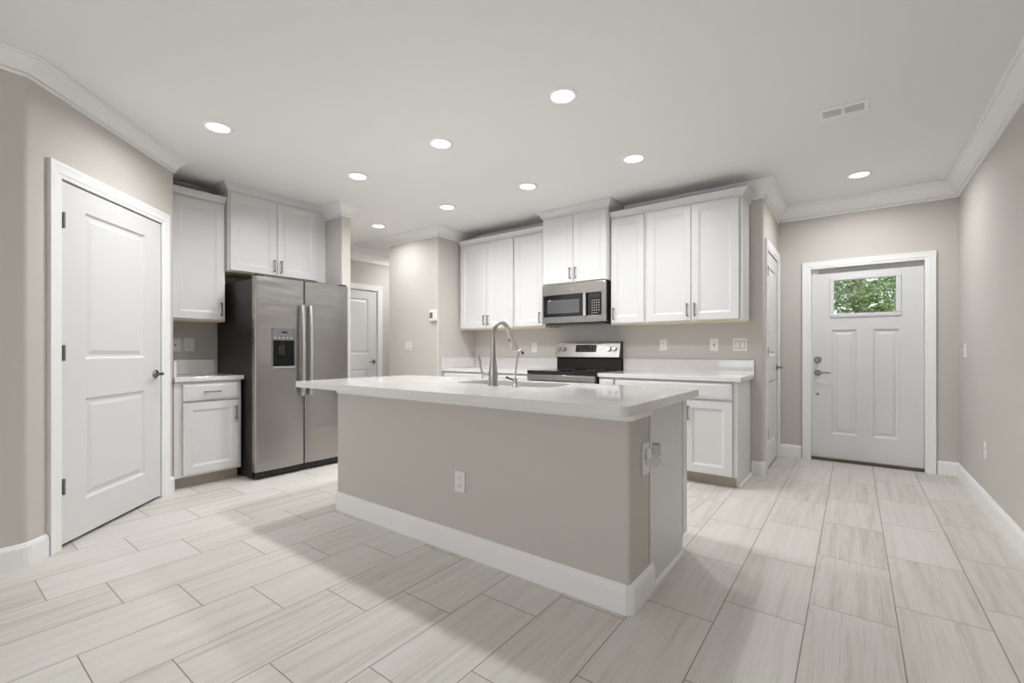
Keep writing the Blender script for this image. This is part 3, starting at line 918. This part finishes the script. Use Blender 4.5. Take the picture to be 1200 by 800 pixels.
# ------------------------------------------------------------------ refrigerator
def fridge():
    t = thing('refrigerator', 'stainless side-by-side refrigerator with dark case and door dispenser', 'refrigerator', (-4.33, 1.872, 0), R90)
    W = 0.937
    bm = BM(); box(bm, 0, W, 0.0, 0.755, 0.02, 1.815, 0.004); obj('case', bm, M_DARK, t)
    bm = BM(); box(bm, 0.012, W - 0.012, -0.035, 0.02, 0.012, 0.07, 0.004)
    for k in range(16):
        x = 0.06 + k * (W - 0.12) / 15
        box(bm, x - 0.018, x + 0.018, -0.039, -0.034, 0.028, 0.056)
    for x in (0.07, W - 0.07): box(bm, x - 0.03, x + 0.03, -0.02, 0.03, 0.0005, 0.02)
    obj('base_grille', bm, M_BLACK, t)
    def door(name, x0, x1):
        # gently crowned front, rounded vertical edges
        bm = BM(); n = 18
        z0, z1 = 0.075, 1.838
        y_back, bulge = -0.004, 0.012
        top, bot = [], []
        pts = []
        for k in range(n + 1):
            u = k / n
            x = x0 + (x1 - x0) * u
            e = min(u, 1 - u) * (x1 - x0)
            r = 0.016
            edge = 0.0 if e >= r else r - math.sqrt(max(0, r * r - (r - e) ** 2))
            pts.append((x, -0.062 - bulge * (1 - (2 * u - 1) ** 2) + edge))
        extra = []
        # denser samples in the rounded edges
        full = []
        for k in range(7):
            e = 0.016 * (1 - math.cos(k / 6 * PI / 2)); full.append(e)
        us = sorted(set([e / (x1 - x0) for e in full] + [1 - e / (x1 - x0) for e in full] + [k / n for k in range(2, n - 1)]))
        poly = []
        for u in us:
            e = min(u, 1 - u) * (x1 - x0)
            edge = 0.0 if e >= 0.016 else 0.016 - math.sqrt(max(0, 0.016 ** 2 - (0.016 - e) ** 2))
            poly.append((x0 + (x1 - x0) * u, -0.062 - bulge * (1 - (2 * u - 1) ** 2) + edge))
        poly += [(x1, y_back), (x0, y_back)]
        prism(bm, poly, z0, z1)
        for f in bm.faces:
            if abs(f.normal.z) < 0.5 and len(f.verts) == 4 and all(v.co.y < -0.01 for v in f.verts): f.smooth = True
        return bm
    split = 0.458
    bm = door('freezer_door', 0.0, split - 0.003)
    # dispenser recess cut as an opening in the door skin is modelled by a framed box set in the door
    fd = obj('freezer_door', bm, M_STEELF, t)
    bm = door('refrigerator_door', split + 0.003, W)
    rd = obj('refrigerator_door', bm, M_STEELF, t)
    # dispenser
    dx0, dx1, dz0, dz1 = 0.140, 0.357, 1.010, 1.375
    yf = -0.0755
    bm = BM()
    fw = 0.010
    for a, b, c, e in ((dx0, dx1, dz1 - fw, dz1), (dx0, dx0 + fw, dz0, dz1 - fw), (dx1 - fw, dx1, dz0, dz1 - fw)):
        box(bm, a, b, yf - 0.004, yf + 0.01, c, e, 0.002)
    disp = obj('dispenser', bm, M_GREY, fd); disp['label'] = 'dark ice and water dispenser'
    # the deeper cavity, flush shell: back plate and cheeks
    bm = BM(); box(bm, dx0 + fw, dx1 - fw, yf - 0.0035, yf + 0.01, 1.262, dz1 - fw, 0.002)
    box(bm, dx0 + 0.085, dx0 + 0.145, yf - 0.005, yf - 0.003, 1.325, 1.348)
    dp = obj('dispenser', bm, M_GREY, fd)
    dp.name = 'dispenser_controls'
    # children of the door carry black niche, paddle and tray
    bm = BM(); box(bm, dx0 + fw, dx1 - fw, yf - 0.0015, yf + 0.01, dz0 + 0.012, 1.262)
    obj('dispenser_niche', bm, M_NICHE, fd)
    bm = BM(); box(bm, dx0 + 0.055, dx0 + 0.115, yf - 0.012, yf - 0.002, 1.12, 1.215, 0.004); tube(bm, [(dx0 + 0.085, yf - 0.008, 1.215), (dx0 + 0.085, yf - 0.008, 1.255)], [0.012, 0.02], 14)
    obj('dispenser_paddle', bm, M_DARK, fd)
    bm = BM(); box(bm, dx0 + 0.09, dx0 + 0.14, yf - 0.0055, yf - 0.0045, 1.329, 1.344); obj('dispenser_display', bm, M_GLASSBLK, fd)
    bm = BM()
    for k in range(5):
        bm = BM(); box(bm, dx0 + 0.022 + k * 0.038, dx0 + 0.034 + k * 0.038, yf - 0.0052, yf - 0.003, 1.280, 1.290); obj('dispenser_button', bm, M_MARK, fd)
    pass
    bm = BM(); prism(bm, [(dx0 - 0.006, yf + 0.006), (dx0 + 0.01, yf - 0.028), (dx1 - 0.01, yf - 0.028), (dx1 + 0.006, yf + 0.006)], dz0 - 0.006, dz0 + 0.012)
    obj('drip_tray', bm, M_CHROME, fd)
    # handles: bowed flat bars
    for par, x in ((fd, split - 0.040), (rd, split + 0.040)):
        bm = BM()
        zs = [0.735, 0.80, 0.95, 1.17, 1.40, 1.54, 1.605]
        ys = [-0.104, -0.110, -0.118, -0.122, -0.118, -0.110, -0.104]
        ra = []
        for z, y in zip(zs, ys):
            ra.append([bm.verts.new(q) for q in ((x - 0.015, y + 0.010, z), (x - 0.013, y - 0.006, z), (x, y - 0.010, z), (x + 0.013, y - 0.006, z), (x + 0.015, y + 0.010, z))])
        for a, b in zip(ra, ra[1:]):
            for k in range(5): bm.faces.new((a[k], a[(k + 1) % 5], b[(k + 1) % 5], b[k]))
        bm.faces.new(ra[0][::-1]); bm.faces.new(ra[-1])
        box(bm, x - 0.013, x + 0.013, -0.11, -0.066, 0.745, 0.775); box(bm, x - 0.013, x + 0.013, -0.11, -0.066, 1.565, 1.595)
        obj('handle', bm, M_HANDLE, par)
    # round emblem on the right door
    bm = BM(); lathe(bm, [(0.019, 0), (0.019, -0.003), (0.016, -0.003), (0.0155, -0.002), (0.0005, -0.002)], 28, (0.842, -0.0668, 1.745), 'y')
    tube(bm, [(0.834, -0.0695, 1.749), (0.831, -0.0695, 1.741), (0.838, -0.0695, 1.738), (0.841, -0.0695, 1.747), (0.846, -0.0695, 1.738), (0.852, -0.0695, 1.742), (0.847, -0.0695, 1.750)], 0.0012, 6)
    obj('emblem', bm, M_CHROME, rd)
    for x in (0.05, W - 0.05):
        bm = BM(); box(bm, x - 0.035, x + 0.035, -0.055, 0.06, 1.838, 1.856, 0.006); obj('hinge_cover', bm, M_DARK, t)
fridge()

# ------------------------------------------------------------------ range
def stove():
    W = 0.826
    t = thing('electric_range', 'freestanding electric range with black glass cooktop and steel back panel', 'range', (-2.872, 4.11, 0))
    D = YR - 4.11 - 0.004
    bm = BM(); box(bm, 0.0, W, 0.045, D, 0.03, 0.912, 0.003)
    for x in (0.05, W - 0.05):
        for y in (0.1, D - 0.08): lathe(bm, [(0.02, 0.0), (0.02, 0.032)], 12, (x, y, 0))
    obj('body', bm, M_BLACK, t)
    bm = BM(); box(bm, -0.003, W + 0.003, 0.0, D - 0.055, 0.912, 0.952, 0.006); c = obj('cooktop', bm, M_GLASSBLK, t)
    for x, y, r in ((0.21, 0.17, 0.09), (0.60, 0.17, 0.115), (0.21, 0.44, 0.115), (0.60, 0.44, 0.09)):
        bm = BM(); lathe(bm, [(r, 0.9520), (r, 0.9526), (r - 0.004, 0.9526), (r - 0.004, 0.9520)], 40, (x, y, 0), cap=False); obj('burner_ring', bm, M_GREY, c)
    bm = BM(); box(bm, 0.012, W - 0.012, 0.004, 0.044, 0.25, 0.845, 0.006)
    d = obj('oven_door', bm, M_BLACK, t)
    bm = BM(); box(bm, 0.008, W - 0.008, -0.004, 0.044, 0.848, 0.908, 0.006); obj('front_rail', bm, M_STEEL, t)
    bm = BM(); box(bm, 0.012, W - 0.012, -0.002, 0.006, 0.72, 0.842, 0.002); obj('door_band', bm, M_STEEL, d)
    bm = BM(); tube(bm, [(0.07, -0.05, 0.79), (W - 0.07, -0.05, 0.79)], 0.013, 14)
    for x in (0.09, W - 0.09): box(bm, x - 0.014, x + 0.014, -0.05, 0.0, 0.78, 0.80)
    obj('handle', bm, M_CHROME, d)
    bm = BM(); box(bm, 0.14, W - 0.14, 0.001, 0.008, 0.36, 0.64, 0.002); obj('oven_window', bm, M_GLASSBLK, d)
    bm = BM(); box(bm, 0.012, W - 0.012, 0.006, 0.044, 0.05, 0.243, 0.006); obj('storage_drawer', bm, M_STEEL, t)
    # backguard: black plinth and tilted steel panel
    yb = D - 0.0
    bm = BM()
    pr = [(yb - 0.062, 0.948), (yb, 0.948), (yb, 1.268), (yb - 0.040, 1.262), (yb - 0.092, 1.095), (yb - 0.060, 1.075)]
    # closed profile in y,z extruded along x
    def ex(bm, pr, x0, x1):
        a = [bm.verts.new((x0, y, z)) for y, z in pr]; b = [bm.verts.new((x1, y, z)) for y, z in pr]
        bm.faces.new(a); bm.faces.new(b[::-1])
        for i in range(len(pr)):
            j = (i + 1) % len(pr); bm.faces.new((a[i], b[i], b[j], a[j]))
    ex(bm, pr, 0.004, W - 0.004)
    bg = obj('backguard', bm, M_BLACK, t)
    p0 = Vector((yb - 0.040, 1.262)); p1 = Vector((yb - 0.092, 1.095)); dv = (p0 - p1); nn = Vector((-dv.y, dv.x)).normalized()
    if nn.x > 0: nn = -nn
    def face(u): return p1 + dv * u
    bm = BM(); a, b = face(-0.02), face(1.02)
    ex(bm, [tuple(a), tuple(a + nn * 0.006), tuple(b + nn * 0.006), tuple(b)], -0.002, W - 0.012)
    cp = obj('control_panel', bm, M_STEEL, bg)
    bm = BM(); a, b = face(0.32) + nn * 0.006, face(0.80) + nn * 0.006
    ex(bm, [tuple(a), tuple(a + nn * 0.002), tuple(b + nn * 0.002), tuple(b)], 0.265, 0.530)
    dsp = obj('display', bm, M_GLASSBLK, bg)
    bm = BM()
    for r_ in range(2):
        for k in range(6):
            a = face(0.42 + r_ * 0.2) + nn * 0.008; b = face(0.42 + r_ * 0.2 + 0.06) + nn * 0.008
            x = 0.285 + k * 0.042
            if 0.36 < x < 0.42 and r_: continue
            bm = BM(); ex(bm, [tuple(a), tuple(a + nn * 0.0006), tuple(b + nn * 0.0006), tuple(b)], x, x + 0.014)
            obj('touch_button', bm, M_GREY, bg)
    for x in (0.050, 0.112, 0.690, 0.755):
        bm = BM()
        c0 = face(0.5) + nn * 0.006
        pts = [Vector((x, c0.x, c0.y)), Vector((x, (c0 + nn * 0.006).x, (c0 + nn * 0.006).y)), Vector((x, (c0 + nn * 0.007).x, (c0 + nn * 0.007).y)), Vector((x, (c0 + nn * 0.030).x, (c0 + nn * 0.030).y))]
        tube(bm, pts, [0.028, 0.028, 0.023, 0.020], 22)
        obj('knob', bm, M_CHROME, bg)
stove()

# ------------------------------------------------------------------ microwave
def microwave():
    W = 0.795; Z0, H = 1.462, 0.440
    Yf = 4.385
    t = thing('microwave', 'stainless over-the-range microwave with dark window', 'microwave', (-2.858, Yf, Z0))
    bm = BM(); box(bm, 0.0, W, 0.02, YR - Yf - 0.003, 0.012, H, 0.003); obj('case', bm, M_DARK, t)
    bm = BM(); box(bm, 0.06, W - 0.06, 0.03, 0.34, 0.0, 0.012); obj('bottom_vent', bm, M_BLACK, t)
    bm = BM(); box(bm, 0.002, W, -0.002, 0.02, 0.325, H, 0.004); obj('top_vent_panel', bm, M_STEEL, t)
    bm = BM()
    box(bm, 0.002, W, -0.002, 0.02, 0.012, 0.082, 0.004)
    box(bm, W - 0.055, W, -0.004, 0.02, 0.012, H, 0.010, 3)
    box(bm, 0.002, 0.022, -0.002, 0.02, 0.082, 0.325, 0.002)
    obj('front_frame', bm, M_STEEL, t)
    bm = BM(); box(bm, 0.022, 0.525, -0.006, 0.02, 0.084, 0.323, 0.002)
    d = obj('door', bm, M_GLASSBLK, t)
    bm = BM(); box(bm, 0.075, 0.485, -0.0075, -0.005, 0.118, 0.268, 0.001)
    m, nt, b = new_mat('microwave_mesh_window')
    b.inputs['Base Color'].default_value = (0.10, 0.10, 0.105, 1); b.inputs['Roughness'].default_value = 0.12; b.inputs['Specular IOR Level'].default_value = 0.9
    bump_noise(nt, b, 300, 0.02)
    obj('window', bm, m, d)
    bm = BM(); box(bm, 0.535, 0.575, -0.030, -0.008, 0.070, 0.335, 0.008, 3); box(bm, 0.545, 0.565, -0.01, 0.0, 0.09, 0.12); box(bm, 0.545, 0.565, -0.01, 0.0, 0.28, 0.31)
    obj('handle', bm, M_CHROME, d)
    bm = BM(); box(bm, 0.585, W - 0.057, -0.004, 0.02, 0.084, 0.323, 0.002); cp = obj('control_panel', bm, M_GLASSBLK, t)
    bm = BM(); box(bm, 0.625, W - 0.075, -0.0046, -0.0038, 0.270, 0.300); obj('display', bm, M_LED, cp)
    bm = BM()
    for r_, zc in enumerate((0.238, 0.212, 0.186, 0.160, 0.134, 0.104)):
        for k in range(4):
            if r_ == 5 and k == 3: continue
            x = 0.632 + k * 0.026
            bm = BM(); box(bm, x, x + 0.012, -0.0046, -0.0038, zc - 0.004, zc + 0.004); obj('button', bm, M_MARK, cp)
    bm = BM(); box(bm, 0.385, 0.415, -0.0035, -0.0015, 0.375, 0.395); obj('emblem', bm, M_CHROME, t)
microwave()

# ------------------------------------------------------------------ plates, thermostat
def plate(name, label, cat, loc, rot, w=0.078, h=0.122, kind='outlet', group=None):
    t = thing(name, label, cat, loc, rot, group)
    bm = BM(); box(bm, -w / 2, w / 2, -0.007, -0.0003, -h / 2, h / 2, 0.003); obj('cover_plate', bm, M_PLATE, t)
    if kind == 'outlet':
        for z in (0.021, -0.021):
            bm = BM(); lathe(bm, [(0.0165, -0.0072), (0.0165, -0.0095), (0.015, -0.010)], 20, (0, 0, z), 'y'); r = obj('receptacle', bm, M_PLATE, t)
            bm = BM()
            for x, hh in ((-0.006, 0.0045), (0.006, 0.0035)): box(bm, x - 0.0012, x + 0.0012, -0.0104, -0.0098, z + 0.001 - hh, z + 0.001 + hh)
            lathe(bm, [(0.002, -0.0098), (0.002, -0.0104)], 10, (0, 0, z - 0.009), 'y'); obj('slots', bm, M_SLOT, r)
    elif kind == 'gfci':
        bm = BM(); box(bm, -0.017, 0.017, -0.0095, -0.0072, -0.034, 0.034, 0.001); r = obj('receptacle', bm, M_PLATE, t)
        bm = BM()
        for z in (0.020, -0.020):
            for x in (-0.006, 0.006): box(bm, x - 0.0012, x + 0.0012, -0.0100, -0.0094, z - 0.004, z + 0.004)
        box(bm, -0.007, 0.007, -0.0105, -0.0094, -0.007, 0.007)
        obj('slots', bm, M_SLOT, r)
    elif kind == 'jack':
        bm = BM(); lathe(bm, [(0.008, -0.0072), (0.008, -0.012), (0.004, -0.0125)], 14, (0, 0, 0), 'y'); obj('jack', bm, M_GREY, t)
    elif kind == 'rocker':
        n = 2
        for k in range(n):
            x = (k - 0.5) * 0.046
            bm = BM(); box(bm, x - 0.0195, x + 0.0195, -0.0078, -0.0068, -0.037, 0.037); obj('rocker_gap', bm, M_DUCT, t)
            bm = BM(); box(bm, x - 0.0165, x + 0.0165, -0.012, -0.0085, -0.033, 0.033, 0.002); obj('rocker', bm, M_PLATE, t)
    elif kind == 'toggle':
        for x in (-0.023, 0.023):
            bm = BM(); box(bm, x - 0.005, x + 0.005, -0.009, -0.007, -0.012, 0.012); tube(bm, [(x, -0.008, 0), (x, -0.026, 0.010)], [0.0045, 0.0035], 8); obj('toggle', bm, M_PLATE, t)
    return t
G_O = 'outlets and switches on the range wall'
plate('wall_outlet', 'white outlet on the range wall left of the range', 'outlet', (-3.241, YR, 1.207), 0, group=G_O)
plate('wall_outlet', 'white outlet on the range wall just right of the range', 'outlet', (-1.602, YR, 1.226), 0, group=G_O)
plate('wall_outlet', 'white safety outlet with a dark button next to the double switch', 'outlet', (-1.100, YR, 1.222), 0, kind='gfci', group=G_O)
plate('light_switch', 'white double rocker switch near the right end of the range wall', 'switch', (-0.867, YR, 1.223), 0, 0.125, 0.122, 'rocker', G_O)
G_P = 'plates above the short countertop beside the refrigerator'
plate('wall_jack', 'white cable plate with one central jack, next to the pantry', 'wall plate', (XF, 1.527, 1.22), R90, 0.088, 0.125, 'jack', G_P)
plate('wall_outlet', 'white outlet above the short countertop, nearer the refrigerator', 'outlet', (XF, 1.640, 1.222), R90, 0.088, 0.125, 'outlet', G_P)
plate('wall_outlet', 'white outlet on the front of the island half wall', 'outlet', (-1.807, IY0, 0.413), 0)
plate('light_switch', 'white switch plate on the wall below the thermostat', 'switch', (-4.797, YT, 1.225), 0, 0.125, 0.125, 'rocker')
plate('light_switch', 'white toggle switch plate on the right wall near the entry door', 'switch', (XR, 5.50, 1.168), -R90, 0.125, 0.122, 'toggle')
plate('wall_outlet', 'white outlet low on the right wall', 'outlet', (XR, 4.76, 0.436), -R90)
plate('wall_outlet', 'white outlet on the end of the island half wall, holding an air freshener', 'outlet', (IX1, 2.105, 0.655), R90, 0.085, 0.150, 'outlet')

# plug-in air freshener
t = thing('air_freshener', 'clear plug-in air freshener in the island end outlet', 'air freshener', (IX1, 2.105, 0.676), R90)
bm = BM(); box(bm, -0.019, 0.019, -0.034, -0.0108, -0.024, 0.026, 0.006, 3); obj('plug_body', bm, M_PLATE, t)
bm = BM(); lathe(bm, [(0.0195, -0.002), (0.0205, 0.02), (0.0205, 0.058), (0.0185, 0.058), (0.0185, 0.021), (0.0175, 0.0)], 26, (0, -0.053, 0), cap=False)
obj('warmer_shell', bm, M_CLEAR, t)
bm = BM(); lathe(bm, [(0.0182, 0.052), (0.0182, 0.0535)], 24, (0, -0.053, 0)); obj('vent_opening', bm, M_GREY, t)
bm = BM(); lathe(bm, [(0.006, 0.0), (0.008, -0.006), (0.018, -0.014), (0.0215, -0.026), (0.019, -0.038), (0.012, -0.045)], 26, (0, -0.053, 0)); obj('oil_bottle', bm, M_CLEAR, t)

# thermostat
t = thing('thermostat', 'white thermostat with small dark screen on the hall corner wall', 'thermostat', (-4.305, YT, 1.618))
bm = BM(); box(bm, -0.062, 0.062, -0.030, -0.0005, -0.070, 0.070, 0.006, 3); obj('housing', bm, M_PLATE, t)
bm = BM(); box(bm, -0.052, 0.000, -0.0315, -0.0295, -0.036, 0.038, 0.001); obj('screen', bm, M_GREY, t)
bm = BM()
for z in (0.028, 0.0, -0.028):
    bm = BM(); box(bm, 0.02, 0.05, -0.0325, -0.0295, z - 0.007, z + 0.007, 0.001); obj('button', bm, M_PLATE, t)

# ------------------------------------------------------------------ ceiling fixtures
def downlight():
    t = thing('recessed_light', 'x', 'ceiling light', (0, 0, CEIL), 0, 'recessed ceiling lights')
    bm = BM(); lathe(bm, [(0.072, -0.0004), (0.072, -0.006), (0.092, -0.007), (0.097, -0.004), (0.098, -0.0004)], 40, cap=False); obj('trim_ring', bm, M_TRIM, t)
    bm = BM(); lathe(bm, [(0.0718, -0.0008), (0.0718, -0.0045)], 40); obj('lens', bm, M_LENS, t)
    return t
LIGHTS = [(-1.440, 2.442, 'recessed light nearest the camera, above the right end of the island'),
          (-2.512, 2.447, 'recessed light above the middle of the island'),
          (-3.585, 2.455, 'recessed light between the island and the refrigerator doors'),
          (-3.590, 1.325, 'recessed light in front of the pantry door'),
          (-1.443, 3.590, 'recessed light in front of the right-hand wall cabinets'),
          (-2.500, 3.583, 'recessed light in front of the microwave'),
          (-3.570, 3.573, 'recessed light in front of the left corner wall cabinets'),
          (-4.802, 3.589, 'recessed light at the mouth of the side hall near the thermostat wall'),
          (0.043, 5.131, 'recessed light in front of the entry door')]
ZONE = (1.50, 1.45, 1.15, 0.55, 0.76, 0.45, 0.40, 0.34, 0.88)     # dimmer setting of each lamp
proto = downlight()
for i, (x, y, lab) in enumerate(LIGHTS):
    if i == 0: o = proto
    else:
        o = proto.copy(); COL.objects.link(o)
        for ch in list(proto.children):
            c = ch.copy(); COL.objects.link(c); c.parent = o
    o.location = (x * S, y * S, CEIL * S); o['label'] = lab
    ld = bpy.data.lights.new('downlight_beam', 'AREA')
    ld.shape = 'DISK'; ld.size = 0.14 * S; ld.energy = LAMP_POWER * ZONE[i]; ld.color = (0.975, 0.99, 1.0)
    ld.spread = math.radians(LAMP_SPREAD)
    lo = bpy.data.objects.new('downlight_beam', ld); COL.objects.link(lo)
    lo.parent = o; lo.location = (0, 0, -0.0075 * S)

# unseen lamp without fixture, added to brighten the side hall behind the thermostat wall
hl = bpy.data.lights.new('side_hall_fill_lamp', 'AREA')
hl.shape = 'DISK'; hl.size = 0.16 * S; hl.energy = 10.0; hl.color = (0.975, 0.99, 1.0)
hlo = bpy.data.objects.new('side_hall_fill_lamp', hl); COL.objects.link(hlo)
hlo.location = (-5.75 * S, 5.15 * S, (CEIL - 0.01) * S)

def vent(label, cx, cy, wx, wy, n, along, two=False, fill=0.92):
    t = thing('ceiling_vent', label, 'vent', (cx, cy, CEIL))
    bm = BM(); f = 0.022
    hx, hy = wx / 2, wy / 2
    for a, b, c, d in ((-hx, hx, -hy, -hy + f), (-hx, hx, hy - f, hy), (-hx, -hx + f, -hy + f, hy - f), (hx - f, hx, -hy + f, hy - f)):
        box(bm, a, b, c, d, -0.010, -0.0005, 0.002)
    if two: box(bm, -0.008, 0.008, -hy + f, hy - f, -0.009, -0.0005)
    obj('frame', bm, M_TRIM, t)
    bm = BM(); box(bm, -hx + f, hx - f, -hy + f, hy - f, -0.0015, -0.0006); obj('duct_opening', bm, M_DUCT, t)
    L0, L1 = (hy, hx) if along == 'x' else (hx, hy)
    for k in range(n):
        q = -L0 + f + (k + 0.5) * (2 * L0 - 2 * f) / n
        wd = (2 * L0 - 2 * f) / n * fill
        bm = BM()
        A = [(q - wd / 2, -0.008), (q - wd / 2, -0.0065), (q + wd / 2, -0.003), (q + wd / 2, -0.0045)]
        e0, e1 = -L1 + f, L1 - f
        def pt(e, s, z): return (e, s, z) if along == 'x' else (s, e, z)
        a = [bm.verts.new(pt(e0, s, z)) for s, z in A]; b = [bm.verts.new(pt(e1, s, z)) for s, z in A]
        bm.faces.new(a); bm.faces.new(b[::-1])
        for i in range(4): bm.faces.new((a[i], b[i], b[(i + 1) % 4], a[(i + 1) % 4]))
        obj('slat', bm, M_TRIM, t)
    return t
vent('small white ceiling register above the walkway to the entry door', -0.053, 3.690, 0.262, 0.162, 5, 'x', True)
vent('slatted return vent on the side hall ceiling', -5.865, 4.40, 0.44, 0.80, 6, 'y', fill=0.5)

# ------------------------------------------------------------------ outside the entry door
bm = BM(); box(bm, -14, 16, 6.2, 26, -0.3, -0.12)
struct('ground', bm, M_GRASS)
def tree(label, x, y, h, cr, cz, n, mat, seed, trunk_r=0.06, leaf=(0.035, 0.085)):
    rnd = random.Random(seed)
    t = thing('tree', label, 'tree', (x, y, -0.12), 0, 'trees beyond the entry door')
    bm = BM()
    tube(bm, [(0, 0, 0), (0.04, 0.02, h * 0.35), (-0.03, 0.04, h * 0.7), (0.02, 0, h * 0.95)], [trunk_r, trunk_r * 0.8, trunk_r * 0.5, 0.012], 10)
    for k in range(12):
        a = rnd.uniform(0, 2 * PI); z = cz + rnd.uniform(-0.7, 0.4) * cr; l = cr * rnd.uniform(0.4, 0.75)
        tube(bm, [(0, 0, z), (math.cos(a) * l * 0.5, math.sin(a) * l * 0.5, z + 0.15 * cr), (math.cos(a) * l, math.sin(a) * l, z + 0.25 * cr)], [trunk_r * 0.45, trunk_r * 0.25, 0.008], 7)
    obj('trunk', bm, M_BARK, t)
    def ball(r):
        while True:
            v = Vector((rnd.uniform(-1, 1), rnd.uniform(-1, 1), rnd.uniform(-1, 1)))
            if v.length <= 1: return v * r
    bm = BM()
    cl = [(ball(cr * 0.8) + Vector((0, 0, cz)), rnd.uniform(0.16, 0.36) * cr) for _ in range(max(10, n // 110))]
    for k in range(n):
        c, r = rnd.choice(cl)
        p = c + ball(r)
        d = Vector((rnd.gauss(0, 1), rnd.gauss(0, 1), rnd.gauss(-0.3, 0.7))).normalized()
        s = d.cross(Vector((rnd.gauss(0, 1), rnd.gauss(0, 1), rnd.gauss(0, 1)))).normalized()
        L_ = rnd.uniform(*leaf); W_ = L_ * 0.30
        u = d.cross(s) * L_ * 0.12
        vs = [bm.verts.new(q) for q in (p, p + d * L_ * 0.45 + s * W_ + u, p + d * L_, p + d * L_ * 0.45 - s * W_ + u)]
        m1 = bm.verts.new(p + d * L_ * 0.45)
        for a, b, c_ in ((vs[0], m1, vs[1]), (vs[1], m1, vs[2]), (vs[2], m1, vs[3]), (vs[3], m1, vs[0])): bm.faces.new((a, b, c_))
    obj('crown', bm, mat, t)
tree('leafy green tree filling the left and middle of the entry door window', 0.05, 9.3, 3.2, 0.80, 2.25, 3600, M_LEAF, 1)
tree('blue-green tree at the right of the entry door window', 1.05, 11.4, 3.6, 0.85, 2.60, 2100, M_LEAF2, 3)
tree('green tree standing left of the window view beyond the entry door', -1.75, 10.6, 3.2, 0.95, 2.2, 3500, M_LEAF, 2)
tree('dark distant tree behind the others, seen through the entry door window', 0.2, 15.5, 5.0, 2.0, 2.9, 2300, M_LEAF2, 4, 0.14, (0.07, 0.16))
